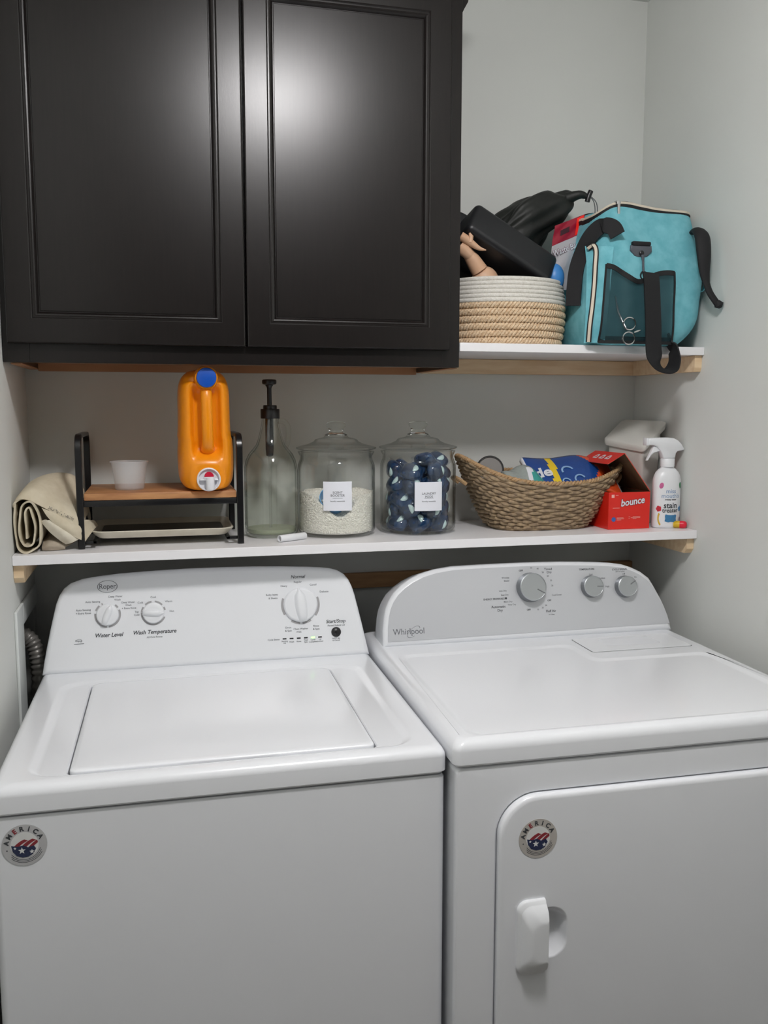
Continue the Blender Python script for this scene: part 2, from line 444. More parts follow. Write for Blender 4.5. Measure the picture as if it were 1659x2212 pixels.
# deck with stepped recess and lid well
def bump(x, y):
    if y < -.5 and .27 < x < .43:
        y -= .008*math.sin(PI*(x-.27)/.16)**.6
    return x, y
N_ = dict(nc=6, ne=24)
L = [rr(.004, WW-.004, FRW+.004, BACKW, .012, .876, **N_), rr(0, WW, FRW, BACKW, .014, .880, **N_), rr(0, WW, FRW, BACKW, .014, .904, **N_),
     rr(.001, WW-.001, FRW+.001, BACKW, .015, .909, **N_), rr(.004, WW-.004, FRW+.0045, BACKW, .016, .9145, **N_), rr(.009, WW-.009, FRW+.010, BACKW-.005, .018, .9182, **N_), rr(.016, WW-.016, FRW+.018, BACKW-.01, .02, ZD, **N_),
     rr(.044, .655, -.541, -.060, .045, ZD, **N_), rr(.050, .649, -.536, -.065, .040, ZD-.0010, **N_), rr(.058, .641, -.532, -.072, .034, ZD-.0042, **N_), rr(.064, .635, -.531, -.077, .030, ZD-.0048, **N_),
     rr(.1035, .5905, -.5285, -.0775, .014, ZD-.0048, fn=bump, **N_), rr(.1055, .5885, -.5265, -.0785, .012, ZD-.007, fn=bump, **N_), rr(.1055, .5885, -.5265, -.0785, .012, ZD-.026, fn=bump, **N_)]
P('top_deck', MB().loops(L, cap0=True, cap1=True), M_white, wash)
L = [rr(.1085, .5855, -.5235, -.080, .012, ZD-.0255, **N_), rr(.1085, .5855, -.5235, -.080, .012, ZD-.004, **N_), rr(.1095, .5845, -.5225, -.081, .012, ZD-.0015, **N_), rr(.1125, .5815, -.5195, -.084, .012, ZD+.0003, **N_), rr(.118, .576, -.514, -.089, .012, ZD+.0012, **N_),
     rr(.155, .540, -.475, -.125, .05, ZD+.0016, **N_), rr(.185, .510, -.445, -.155, .06, ZD+.0034, **N_), rr(.3, .4, -.32, -.28, .02, ZD+.0042, **N_)]
P('lid', MB().loops(L, cap0=True, cap1=True), M_white, wash)
P('lid_gap_shade', MB().box((.113, -.5225, ZD-.0262), (.581, -.083, ZD-.0258)), M_gap, wash)  # dark sheet on the lid well floor, gap shade put into its colour
# console
MW = Matrix(((1, 0, 0, 0), (0, .2316, -.9728, 0), (0, .9728, .2316, ZD), (0, 0, 0, 1)))
outl = [(.0014, -.001), (.0055, .025), (.010, .0503), (.0175, .088), (.0253, .1237), (.0305, .145), (.0375, .163), (.0465, .1765), (.060, .187), (.085, .1955), (.115, .1995), (.16, .2035), (.2325, .2065), (.30, .208), (.3664, .2080), (.44, .207), (.5055, .2045), (.56, .2015), (.5902, .199), (.613, .1958), (.630, .1905), (.6440, .1815), (.6540, .1690), (.6610, .1530), (.6665, .1340), (.6730, .1030), (.6800, .0690), (.6865, .035), (.6935, -.001)]
outl = outl[::-1]     # ccw seen from the front
def console(outl, MM, depth, name, mt, par, r=.009):
    L = []
    for d, n in ((0, -depth), (0, -r), (-.12*r, -.62*r), (-.4*r, -.25*r), (-.85*r, -.04*r), (-1.2*r, 0)):
        q = offset_poly(outl, -d) if d else [Vector(p) for p in outl]
        L.append([MM @ Vector((p[0], p[1], n)) for p in q])
    return P(name, MB().loops(L, cap0=True, cap1=True), mt, par, smooth=35)
def chk(o): # polygon orientation so that positive offset is inward
    a = sum(o[i-1][0]*o[i][1]-o[i][0]*o[i-1][1] for i in range(len(o))); return o if a > 0 else o[::-1]
outl = chk(outl)
wc = console(outl, MW, .10, 'control_panel', M_white2, wash)
def LEGENDS(mb, par, cen, tolocal):
    """one printed legend part for each control, letters sorted to the nearest control"""
    import collections
    parent_ = list(range(len(mb.v)))
    def find(a):
        while parent_[a] != a: parent_[a] = parent_[parent_[a]]; a = parent_[a]
        return a
    for f in mb.f:
        for q in f[1:]:
            a, b = find(f[0]), find(q)
            if a != b: parent_[a] = b
    first = {}
    for i in range(len(mb.v)): first.setdefault(find(i), i)
    own = {}
    for r_, i in first.items():
        l = tolocal(mb.v[i])
        own[r_] = min(range(len(cen)), key=lambda c: (l.x-cen[c][0])**2+((l.y-cen[c][1])*1.0)**2)
    for c in range(len(cen)):
        nb = MB(); mp = {}
        for f, m_ in zip(mb.f, mb.mi):
            if own[find(f[0])] != c: continue
            g = []
            for q in f:
                if q not in mp: mp[q] = len(nb.v); nb.v.append(mb.v[q])
                g.append(mp[q])
            nb.f.append(tuple(g)); nb.mi.append(m_)
        if nb.f: P('printed_legend', nb, [M_inkd, M_ink], par, smooth=0)
# dials
def dial(cx, cy, r, ang, r_ring, gaps, name, par, h=.016):
    T = MW @ Matrix.Translation((cx, cy, 0)) @ Rz(ang)
    mb = MB().lathe([(r*1.02, 0), (r*1.02, .003), (r*.97, .007), (r*.9, .0085), (r*.5, .009), (0, .009)], (0,0,0), 48)
    L = []
    for k in range(15):
        s = -1+2*k/14; x = s*r*1.02; wd = (.17*r+.10*r*math.cos(s*PI/2)) * (1 if s < .55 else max(.12, (1.08-s)/.53))
        hh = .0085+(h-.0085)*max(0, 1-abs(s)**5)
        L.append([Vector((x, -wd*1.5, .006)), Vector((x, -wd, hh*.8)), Vector((x, -wd*.5, hh)), Vector((x, wd*.5, hh)), Vector((x, wd, hh*.8)), Vector((x, wd*1.5, .006))])
    mb.loops(L, cap0=True, cap1=True); mb.xf(T)
    o = P(name, mb, M_white2, par, smooth=50)
    mb = MB()
    for a0, a1 in gaps: disc2(mb, 0, 0, r*1.04, r_ring, MW @ Matrix.Translation((cx, cy, 0)), R(a0), R(a1), 30, 0, .0006)
    P('ring', mb, M_ring, o, smooth=0)
    return o
dial(.1335, .1170, .0225, 68, .0270, [(-85, 22), (34, 52), (112, 118), (130, 158), (172, 266)], 'dial', wash)
dial(.2269, .1159, .0220, -4, .0262, [(-180-6, -22+0), (12, 28), (42, 82), (98, 132), (147, 172)], 'dial', wash)
dial(.5420, .1176, .0370, 96, .0430, [(-38, 22), (158, 210), (238, 266), (274, 302)], 'dial', wash, .020)
mb = MB().lathe([(.0108, 0), (.0108, .002), (.0096, .0032), (.009, .0035), (.0085, .0052), (.006, .0068), (0, .0074)], (0,0,0), 32)
P('start_button', mb.xf(MW @ Matrix.Translation((.6189, .0532, 0))), M_blackpl, wash)
for i, (x, y) in enumerate([(.5037, .0447), (.5191, .0445), (.5351, .0444), (.5507, .0444), (.5665, .0443), (.5823, .0441)]):
    q = MB().box((-.0042, -.0014, 0), (.0042, .0014, .0008), .0003).xf(MW @ Matrix.Translation((x, y, 0)))
    o = P('indicator_light', q, M_ledon if i == 4 else M_led, wash, smooth=0)
    if i == 4: o['label'] = 'lit green indicator light'
def TW(x, y, a=0): return MW @ Matrix.Translation((x, y, .0002)) @ Rz(a)
mb = MB()
text(mb, 'Water Level', .0118, TW(.135, .0743), shear=.25, bold=.018, sx=.95)
text(mb, 'Wash Temperature', .0118, TW(.2283, .0757), shear=.25, bold=.018, sx=.95)
text(mb, 'Start/Stop', .0108, TW(.619, .0767), shear=.2, bold=.012)
text(mb, 'Normal', .0102, TW(.5384, .1792), shear=.25, bold=.006)
mb.cur = 1
for s_, z_, x, y, sh in [('Pause/Unlock Lid', .0056, .6197, .0678, .1), ('Regular', .0058, .5379, .1679, 0), ('Heavy', .0058, .5068, .1601, 0), ('Casual', .0058, .5720, .1603, 0), ('Delicate', .0060, .5960, .1438, 0),
        ('Bulky Items', .0056, .4800, .1420, 0), ('& Sheets', .0056, .4820, .1345, 0), ('Drain', .0058, .5131, .0685, 0), ('& Spin', .0058, .5131, .0615, 0), ('Clean Washer', .0056, .5405, .0645, 0), ('With', .0054, .536, .0578, 0), ('Rinse', .0058, .5748, .0690, 0), ('& Spin', .0058, .5748, .0622, 0),
        ('Auto Sensing', .0056, .1040, .1454, 0), ('Auto Sensing', .0056, .0850, .1290, 0), ('+ Extra Rinse', .0056, .0850, .1222, 0), ('Deep Water', .0056, .1500, .1545, 0), ('Wash', .0056, .1540, .1475, 0), ('Deep Water', .0054, .1755, .1410, 0), ('Wash', .0054, .1760, .1350, 0), ('+ Extra Rinse', .0054, .1770, .1285, 0),
        ('Cold', .0058, .2005, .1388, 0), ('Cool', .0058, .2273, .1493, 0), ('Warm', .0058, .2590, .1390, 0), ('Hot', .0058, .2650, .1179, 0), ('Tap', .0056, .1925, .1200, 0), ('Cold', .0056, .1925, .1135, 0), ('All Cold Rinses', .0052, .2281, .0650, 0),
        ('Cycle Status', .0052, .4800, .0441, 0), ('Sensing', .0046, .5037, .0395, 0), ('Fill', .0046, .5037, .0350, 0), ('Wash', .0046, .5191, .0372, 0), ('Rinse', .0046, .5351, .0372, 0), ('Final', .0046, .5507, .0395, 0), ('Spin', .0046, .5507, .0350, 0), ('Cycle', .0046, .5665, .0392, 0), ('Complete', .0046, .5665, .0348, 0), ('Lid', .0046, .5823, .0392, 0), ('Locked', .0046, .5823, .0350, 0), ('Hold 3 sec', .0042, .6182, .0392, 0), ('to Cancel', .0042, .6182, .0350, 0)]:
    text(mb, s_, z_, TW(x, y), shear=sh, bold=.004)
poly2(mb, [(.0655+.0005*0, .0590), (.0855, .0590), (.0855, .0600), (.0655, .0600)], TW(0, 0))
LEGENDS(mb, wash, [(.1335, .117), (.2269, .1159), (.542, .118), (.6189, .0532), (.54, .040), (.075, .06)], lambda v: (MW.inverted() @ v))
mb = MB()
text(mb, 'Roper', .0155, TW(.1341, .1763), sx=.88, bold=.004)
TT = TW(.1341, .1763) @ Matrix.Diagonal((1, .63, 1, 1)); disc2(mb, 0, 0, .0192, .0205, TT, z1=.0004)
P('emblem', mb, M_ink, wash, smooth=0)
mb = MB(); TT = TW(.0757, .0655) @ Matrix.Diagonal((1, .6, 1, 1)); disc2(mb, 0, 0, .0052, .0060, TT, R(-60), R(170), z1=.0003); text(mb, 'Roper', .0052, TW(.0745, .0655), bold=.005)
P('certification_mark', mb, M_ink, wash, smooth=0)

# round stickers on the fronts
M_stk = mat('sticker_beige', 'b9b4ae', .45); M_stk_blue = mat('sticker_navy', '28304f', .45); M_stk_red = mat('sticker_red', '8c2c34', .45); M_stk_w = mat('sticker_white', 'dfe0de', .45)
def sticker(par, cx, y, cz, r, base_mat):
    T = Matrix.Translation((cx, y, cz)) @ FRONT
    o = P('sticker', disc2(MB(), 0, 0, 0, r, T, n=56, z0=0, z1=.0005), base_mat, par, smooth=0)
    o['label'] = 'round sticker reading AMERICA'
    mb = MB(); disc2(mb, 0, 0, 0, r*.62, T, z0=.0005, z1=.0007)       # white centre
    mb.cur = 1
    for (x0, w_, c) in ((-.30, .17, .10), (.06, .17, .02), (.42, .14, -.06)):     # red stripes
        pts = []
        for k in range(9):
            s = k/8; ax = x0-.25+.55*s; ay = -.12+c*0+.62*s-.22*s*s
            pts.append((ax, ay))
        q = [(a*r, b*r) for a, b in pts]+[((a+w_)*r, (b-w_*.45)*r) for a, b in reversed(pts)]
        q = [(a, b) if math.hypot(a, b) < .6*r else (a*.6*r/math.hypot(a, b), b*.6*r/math.hypot(a, b)) for a, b in q]
        poly2(mb, q, T, .0007, .0009)
    mb.cur = 2
    q = [(-.58, .02), (-.3, -.05), (-.05, 0), (.15, -.12), (.4, -.05), (.5, -.2), (.38, -.45), (.15, -.58), (-.1, -.6), (-.35, -.5), (-.52, -.28)]
    poly2(mb, [(a*r, b*r) for a, b in q], T, .0009, .0011)
    mb.cur = 0
    for sx_, sy_, ss in ((-.12, -.26, .17), (.32, -.34, .12), (-.42, -.12, .07)):
        q = [((sx_+ss*(1 if k % 2 == 0 else .42)*math.sin(k*PI/5))*r, (sy_+ss*(1 if k % 2 == 0 else .42)*math.cos(k*PI/5))*r) for k in range(10)]
        poly2(mb, q, T, .0011, .0013)
    for k, ch in enumerate('AMERICA'):
        a = 168-k*23.5
        mb.cur = 1 if ch == 'E' else 3
        text(mb, ch, r*.31, T @ Rz(a-90) @ Matrix.Translation((0, r*.79, .0006)), bold=.035)
    mb.cur = 3
    for a in (195, 30): disc2(mb, r*.8*math.cos(R(a)), r*.8*math.sin(R(a)), 0, r*.035, T, n=8, z0=.0005, z1=.0007)
    for k in range(3): disc2(mb, 0, 0, r*(.70+.07*k), r*(.725+.07*k), T, R(215+6*k), R(345-6*k), 24, .0005, .0006)
    P('printing', mb, [M_stk_w, M_stk_red, M_stk_blue, M_inkd], o, smooth=0)
sticker(wash, .0475, FRW+.0035, .829, .0315, mat('sticker_grey', 'bdbdbe', .45))

# ================================================================== dryer
DX_, DY_, DA = .7416, -.3151, -.0191
dry = thing('clothes_dryer', (DX_, DY_, 0), 'white front-load clothes dryer with silver arched control panel, on the right', 'dryer', rz=DA)
ZE = .9383; DW = .733; FRD = -.5716; BKD = .16
door_x0, door_x1, door_z0, door_z1, door_r = .0765, .656, .28, .8390, .068
N2 = dict(nc=10, ne=6, plane='xz')
fy = FRD+.004
mb = MB()
L = [rr(.004, DW-.006, .03, .893, .010, BKD, **N2), rr(.004, DW-.006, .03, .893, .010, fy+.008, **N2), rr(.007, DW-.009, .033, .890, .009, fy+.002, **N2), rr(.012, DW-.014, .038, .886, .008, fy, **N2),
     rr(door_x0-.0045, door_x1+.0045, door_z0-.0045, door_z1+.0045, door_r+.004, fy, **N2), rr(door_x0-.002, door_x1+.002, door_z0-.002, door_z1+.002, door_r+.002, fy+.002, **N2), rr(door_x0-.002, door_x1+.002, door_z0-.002, door_z1+.002, door_r+.002, fy+.022, **N2)]
mb.loops(L, cap0=True, cap1=True)
P('body', mb, M_white, dry, smooth=35)
for fx in (.05, DW-.05):
    for f2 in (FRD+.06, BKD-.06):
        P('foot', MB().lathe([(.02, 0), (.022, .004), (.014, .01), (.014, .031)], (fx, f2, 0), 20), M_blackpl, dry)
# top panel, with the stepped work surface cut back round the lint-screen cover
def notch(ox0, ox1, oy0, oy1, r, z, off=0):
    nx, ny = .438, -.185
    pts = [(ox1-off, oy0+off), (ox1-off, ny-off), (nx-off, ny-off), (nx-off, oy1-off), (ox0+off, oy1-off), (ox0+off, oy0+off)]
    out = []
    n = len(pts)
    for i in range(n):
        p = Vector(pts[i]); a = (Vector(pts[i-1])-p).normalized(); b = (Vector(pts[(i+1) % n])-p).normalized()
        for k in range(7):
            t_ = k/6; q0 = p+a*r; q2 = p+b*r; out.append((1-t_)**2*q0+2*t_*(1-t_)*p+t_*t_*q2)
    return [Vector((q.x, q.y, z)) for q in out]
def outer(i, z, r):    # outer loop with the same 42 vertices
    x0, x1, y0, y1 = i, DW-i, FRD+i, BKD-(i if i > .005 else 0)
    pts = []
    def arc(cx, cy, a, n):
        for k in range(n): t_ = R(a+90*k/(n-1)); pts.append(Vector((cx+r*math.cos(t_), cy+r*math.sin(t_), z)))
    arc(x1-r, y0+r, -90, 9)
    for k in range(1, 6): pts.append(Vector((x1, y0+r+(y1-y0-2*r)*k/6, z)))
    arc(x1-r, y1-r, 0, 7)
    for k in range(1, 6): pts.append(Vector((x1-r-(x1-x0-2*r)*k/6, y1, z)))
    arc(x0+r, y1-r, 90, 7); arc(x0+r, y0+r, 180, 9)
    return pts
L = [outer(.004, .8945, .010), outer(.0, .899, .014), outer(0, .920, .014), outer(.0012, .927, .014), outer(.005, .9330, .014), outer(.010, .9365, .014), outer(.018, ZE, .014),
     notch(.030, .700, -.552, -.062, .03, ZE), notch(.030, .700, -.552, -.062, .03, ZE-.0006, .004), notch(.030, .700, -.552, -.062, .03, ZE-.0030, .011), notch(.030, .700, -.552, -.062, .03, ZE-.0036, .016)]
mb = MB().loops(L, cap0=True)
i0 = len(mb.v)-42
# fill the inner L-shaped face with two quads fans through bmesh later (single ngon, concave)
mb.f.append(tuple(range(i0, i0+42))); mb.mi.append(0)
P('top_panel', mb, M_white, dry, smooth=35)
mb = MB().loops([rr(.4535, .694, -.1395, -.030, .006, ZE-.004), rr(.4535, .694, -.1395, -.030, .006, ZE+.0008), rr(.4545, .693, -.1385, -.031, .006, ZE+.0015), rr(.505, .645, -.105, -.040, .012, ZE+.0015), rr(.513, .637, -.098, -.045, .010, ZE-.0015)], cap0=True, cap1=True)
lint = P('lint_screen_cover', mb, M_white2, dry)
P('seam', MB().loops([rr(.4520, .6955, -.1410, -.029, .007, ZE+.0002), rr(.4537, .6938, -.1393, -.0305, .006, ZE+.0002)], cap0=False), M_gap, lint, smooth=0)
# console
MDm = Matrix(((1, 0, 0, 0), (0, .249, -.9685, 0), (0, .9685, .249, ZE), (0, 0, 0, 1)))
outd = [(.0187, -.001), (.0195, .035), (.0241, .0673), (.0290, .086), (.0368, .1026), (.0490, .1205), (.0666, .1365), (.0880, .1500), (.1146, .1616), (.147, .1700), (.1868, .1755), (.24, .1768), (.3091, .1775), (.36, .1775), (.409, .177), (.46, .1757), (.5097, .1736), (.55, .1712), (.587, .1678), (.6150, .1635), (.6392, .1555), (.6630, .1440), (.6841, .1275), (.7010, .1040), (.7153, .0751), (.7230, .0550), (.7295, .0346), (.7356, -.001)]
outd = [(x-.004 if x > .7 else x, y) for x, y in outd]
outd = chk(outd)
dc = console(outd, MDm, .085, 'control_panel', M_white2, dry, r=.013)
# silver fascia following the arch
fas = [(.0290, .0115), (.0300, .040), (.0338, .0660), (.0385, .0830), (.0460, .0985), (.0575, .1140), (.0740, .1285), (.0940, .1410), (.1190, .1520), (.150, .1600), (.1890, .1650), (.24, .1665), (.3091, .1672), (.36, .1672), (.409, .1667), (.46, .1655), (.508, .1634), (.548, .1610), (.584, .1577), (.6110, .1535), (.6340, .1460), (.6560, .1350), (.6755, .1200), (.6920, .0975), (.7055, .0700), (.7125, .0510), (.7185, .0330), (.7230, .0160)]
P('fascia', poly2(MB(), chk(fas), MDm, -.0005, .0010), M_silver, dry, smooth=0)
def TD(x, y, a=0, z=.0011): return MDm @ Matrix.Translation((x, y, z)) @ Rz(a)
for cx, cy, r, ang, hh in ((.3740, .1175, .0335, -30, .022), (.5265, .1125, .0255, -3, .018), (.6135, .1085, .0255, 32, .018)):
    mb = MB().lathe([(r*1.03, 0), (r*1.03, .003), (r*.97, hh*.45), (r*.94, hh*.8)], (0,0,0), 48)
    k = P('knob', mb.xf(TD(cx, cy)), M_chrome if 0 else mat('knob_side', '8c8f92', .25, metal=.9), dry)
    mb = MB().lathe([(r*.94, hh*.8), (r*.96, hh*.86), (r*.95, hh*.95), (r*.90, hh), (r*.86, hh-.0006), (0, hh-.0004)], (0,0,0), 48)
    P('cap', mb.xf(TD(cx, cy)), M_knob, k)
    P('pointer', MB().box((r*.32, -.0011, hh-.0008), (r*.93, .0011, hh+.0006), .0003).xf(TD(cx, cy, ang)), mat('pointer_grey', '7b7d80', .4), k, smooth=0)
mb = MB()
text(mb, 'Automatic', .0082, TD(.293, .0765), bold=.008); text(mb, 'Dry', .0082, TD(.296, .0680), bold=.008)
text(mb, 'ENERGY PREFERRED', .0058, TD(.284, .0944), bold=.012); disc2(mb, .3125, .0952, 0, .0026, TD(0, 0), z1=.0003, n=12)
text(mb, 'Timed', .0076, TD(.4220, .1580), bold=.008); text(mb, 'Dry', .0076, TD(.4240, .1505), bold=.008)
text(mb, 'Fluff Air', .0076, TD(.4210, .0604), bold=.008); text(mb, 'OFF', .0058, TD(.3542, .1570), bold=.02); text(mb, 'OFF', .0055, TD(.4190, .0850), bold=.02); text(mb, 'OFF', .0055, TD(.3664, .0660), bold=.02)
text(mb, 'TEMPERATURE', .0060, TD(.5196, .1535), bold=.01); text(mb, 'CYCLE SIGNAL', .0060, TD(.6044, .1500), bold=.01)
mb.cur = 1
for s_, z_, x, y in [('Wrinkle', .0056, .3150, .1420), ('Shield', .0056, .3170, .1350), ('Less Dry', .0052, .3060, .1125), ('Easy Dry', .0052, .3100, .1030), ('More Dry', .0052, .3170, .0870), ('Very Dry', .0052, .3260, .0800), ('30', .0052, .3800, .1625), ('40', .0052, .3960, .1600), ('50', .0052, .4080, .1510), ('60', .0052, .4200, .1420), ('70', .0052, .4270, .1310), ('20', .0052, .4290, .1190), ('Cool Down', .0052, .4385, .0970),
        ('30', .0050, .4100, .0740), ('20', .0050, .4010, .0690), ('10', .0050, .3890, .0655), ('on Heat', .0044, .4220, .0525), ('Low', .0052, .5292, .1415), ('Medium', .0052, .5565, .1311), ('High', .0052, .5690, .1110), ('Off', .0052, .6142, .1385), ('On', .0052, .6440, .1300), ('(End of cycle)', .0042, .6050, .1450)]:
    text(mb, s_, z_, TD(x, y), bold=.003)
LEGENDS(mb, dry, [(.3740, .1175), (.5265, .1125), (.6135, .1085)], lambda v: (MDm.inverted() @ v))
mb = MB()
text(mb, 'Whirlpool', .0190, TD(.0775, .0320), bold=.0035, sx=.92)
TT = TD(.0885, .0310, 38) @ Matrix.Diagonal((1, .46, 1, 1)); disc2(mb, 0, 0, .0170, .0182, TT, R(-20), R(255), z1=.0003)
P('emblem', mb, M_ink, dry, smooth=0)
# door with finger recess and pull handle
N3 = dict(nc=10, ne=6, plane='xz')
hx0, hx1, hz0, hz1 = .128, .198, .5535, .6400
L = [rr(door_x0, door_x1, door_z0, door_z1, door_r, fy+.020, **N3), rr(door_x0, door_x1, door_z0, door_z1, door_r, fy-.004, **N3), rr(door_x0+.001, door_x1-.001, door_z0+.001, door_z1-.001, door_r-.001, fy-.0075, **N3), rr(door_x0+.004, door_x1-.004, door_z0+.004, door_z1-.004, door_r-.004, fy-.010, **N3), rr(door_x0+.009, door_x1-.009, door_z0+.009, door_z1-.009, door_r-.008, fy-.011, **N3),
     rr(hx0-.004, hx1+.003, hz0-.003, hz1+.003, .031, fy-.011, **N3), rr(hx0, hx1, hz0, hz1, .030, fy-.009, **N3), rr(hx0+.005, hx1-.006, hz0+.010, hz1-.006, .026, fy+.004, **N3), rr(hx0+.010, hx1-.018, hz0+.026, hz1-.018, .018, fy+.010, **N3)]
dd = P('door', MB().loops(L, cap0=True, cap1=True), M_white, dry, smooth=40)
L = []
for dx0, dx1, dz, y in ((0, 0, 0, fy-.0105), (0, 0, 0, fy-.014), (.002, 0, .002, fy-.017), (.006, 0, .006, fy-.019), (.006, 0, .0075, fy-.0205), (.010, 0, .016, fy-.029), (.018, .001, .028, fy-.034), (.024, .004, .034, fy-.035)):
    x0, x1, z0, z1 = .108+dx0, .1575-dx1, .5290+dz, .6605-dz
    pts = []
    rl = .018
    for cx, cz, a, r_ in ((x1-.001, z0+.001, -90, .001), (x1-.001, z1-.001, 0, .001), (x0+rl, z1-rl, 90, rl), (x0+rl, z0+rl, 180, rl)):
        for k in range(7): t_ = R(a+15*k); pts.append(Vector((cx+r_*math.cos(t_), y, cz+r_*math.sin(t_))))
    L.append(pts)
P('handle', MB().loops(L, cap0=True, cap1=True), M_white2, dd, smooth=45)
sticker(dry, .1430, fy-.0112, .7655, .0335, M_stk)

# ================================================================== things on the lower shelf
# ---- wood and metal riser
M_acacia = mat('acacia_board', 'cb9563', .45, col2='a06b45', nscale=5, stretch=(2, 12, 12), bump=(80, .08, .0004))
rk = thing('shelf_riser', (.293, -.14, ZL), 'small riser with black metal side frames and a wooden board, on the lower shelf', 'rack')
RY0, RY1, ZBD = -.255, -.022, 1.290
for x in (.128, .4555):
    path = [(x, RY0, ZL+.001)]+[(x, RY0, ZL+.02+.18*k/5) for k in range(5)]
    zt = 1.408; rc = .028
    for k in range(7): a = R(180-15*k); path.append((x, RY0+rc+rc*math.cos(a), zt-rc+rc*math.sin(a)))
    for k in range(7): a = R(90-15*k); path.append((x, RY1-rc+rc*math.cos(a), zt-rc+rc*math.sin(a)))
    path += [(x, RY1, ZL+.1), (x, RY1, ZL+.001)]
    mb = MB(); L = []
    pv = [Vector(q) for q in path]
    for i, p in enumerate(pv):
        t_ = (pv[min(i+1, len(pv)-1)]-pv[max(i-1, 0)]).normalized(); b = Vector((1, 0, 0)); n_ = t_.cross(b)
        hw, hn = .0068, .0042; c = .0016
        L.append([p+b*sx_+n_*sn for sx_, sn in ((-hw+c, -hn), (hw-c, -hn), (hw, -hn+c), (hw, hn-c), (hw-c, hn), (-hw+c, hn), (-hw, hn-c), (-hw, -hn+c))])
    mb.loops(L, cap0=True, cap1=True)
    f = mk('side_frame', mb, M_black, rk)
    mk('foot_rail', MB().box((x, RY0+.003, ZL+.010), (x+(.030 if x < .3 else -.030), RY0+.011, ZL+.0165), .001).box((x, RY1-.011, ZL+.010), (x+(.030 if x < .3 else -.030), RY1-.003, ZL+.0165), .001).box((x+(.030 if x < .3 else -.022), RY0+.003, ZL+.010), (x+(.022 if x < .3 else -.030), RY1-.003, ZL+.0165), .001), M_black, f)
    mk('cross_rail', MB().box((x-.005, RY0+.005, ZBD-.028), (x+.005, RY1-.005, ZBD-.016), .001), M_black, f)
mk('front_rail', MB().box((.133, RY0+.001, ZBD-.028), (.4505, RY0+.006, ZBD-.0155), .001), M_black, rk)
mk('back_rail', MB().box((.133, RY1-.006, ZBD-.028), (.4505, RY1-.001, ZBD-.0155), .001), M_black, rk)
mk('board', MB().box((.1355, RY0, ZBD-.0150), (.4480, RY1, ZBD), .002), M_acacia, rk)
# ---- serving tray under the riser
M_tray = mat('tray_cream', 'dcd6c6', .4, col2='d5cfbe', nscale=30)
L = []
ty0, ty1 = -.247, -.030
for ins, z, r in ((.022, ZL+.0182, .02), (.016, ZL+.0180, .02), (.009, ZL+.0225, .024), (.003, ZL+.0285, .028), (0, ZL+.0325, .030), (.0005, ZL+.0342, .030), (.004, ZL+.0342, .028), (.007, ZL+.030, .024), (.011, ZL+.0245, .02), (.016, ZL+.0215, .016)):
    L.append(rr(.145+ins, .443-ins, ty0+ins*.8, ty1-ins*.8, r, z))
mb = MB().loops(L, cap0=True, cap1=True)
tr = mk('tray', mb, M_tray); tag(tr, 'cream plastic tray with rounded corners under the wooden riser board', 'tray')
mb = MB()
for x in (.180, .395):
    mb.box((x, ty0+.022, ZL+.0166), (x+.018, ty1-.022, ZL+.0184), .0005)
mk('foot', mb, M_tray, tr)
mk('tray_shade', MB().loops([rr(.162, .426, ty0+.015, ty1-.015, .014, ZL+.0214), rr(.162, .426, ty0+.015, ty1-.015, .014, ZL+.0228)], cap0=True, cap1=True), mat('tray_shade_dark', '3d352d', .35), tr)  # dark sheet: mostly the riser board's shadow, painted onto the tray floor
# ---- translucent measuring cup
M_cup = film_mat('frosted_plastic', 'e6e8ea', .27, .3)
cx_, cy_ = .2255, -.175
mb = MB().lathe([(0, 0), (.029, 0), (.0305, .002), (.035, .035), (.0385, .058), (.0405, .0585), (.0405, .0610), (.0375, .0612), (.0365, .058), (.0335, .035), (.029, .003), (0, .0025)], (cx_, cy_, ZBD+.0005), 48)
tag(mk('measuring_cup', mb, M_cup), 'small frosted see-through plastic cup standing on the wooden riser', 'cup')
# ---- orange detergent jug with tap
M_or = mat('orange_plastic', 'f3930d', .3, bump=(30, .05, .0008), sss=.05)
jb = thing('detergent_jug', (.387, -.17, ZBD), 'large orange detergent jug with blue cap and white push tap, on the wooden riser', 'jug')
prof = [(1.2915, .020), (1.2925, .034), (1.297, .0455), (1.305, .0525), (1.318, .0570), (1.345, .0588), (1.372, .0588), (1.398, .0572), (1.425, .0552), (1.455, .0545), (1.485, .0543), (1.508, .0530), (1.524, .0490), (1.535, .0425), (1.543, .0320), (1.5465, .018)]
zz = crom([(a, b, 0) for a, b in prof], 4)
L = []
for q in zz:
    z, hw = q.x, q.y
    cx = .3865+(.0008 if z < 1.4 else -.001)
    y0 = -.272+.0*(z); hd = .085*min(1, hw/.046)**.7
    cyy = -.270+.085+ (.006 if z > 1.52 else 0)
    loop = []
    for k in range(72):
        a = 2*PI*k/72; c, s_ = math.cos(a), math.sin(a); e = 2/3.6
        x = cx+hw*abs(c)**e*(1 if c > 0 else -1); y = cyy+hd*abs(s_)**e*(1 if s_ > 0 else -1)
        if s_ < 0:
            u = (x-(cx+.001))
            g = 1/(1+math.exp((abs(u)-.029)/.0022))*1/(1+math.exp((1.372-z)/.005))*1/(1+math.exp((z-1.508)/.005))
            y += .023*g
            # shallow boss round the tap
            d = math.hypot(u, z-1.322); y -= .004/(1+math.exp((d-.040)/.0015))
            g2 = 1/(1+math.exp((abs(u)-.03)/.004))*1/(1+math.exp((z-1.385)/.004))*1/(1+math.exp((1.358-z)/.003)); y += .006*g2
        loop.append(Vector((x, y, z)))
    L.append(loop)
mk('body', MB().loops(L, cap0=True, cap1=True), M_or, jb, smooth=60)
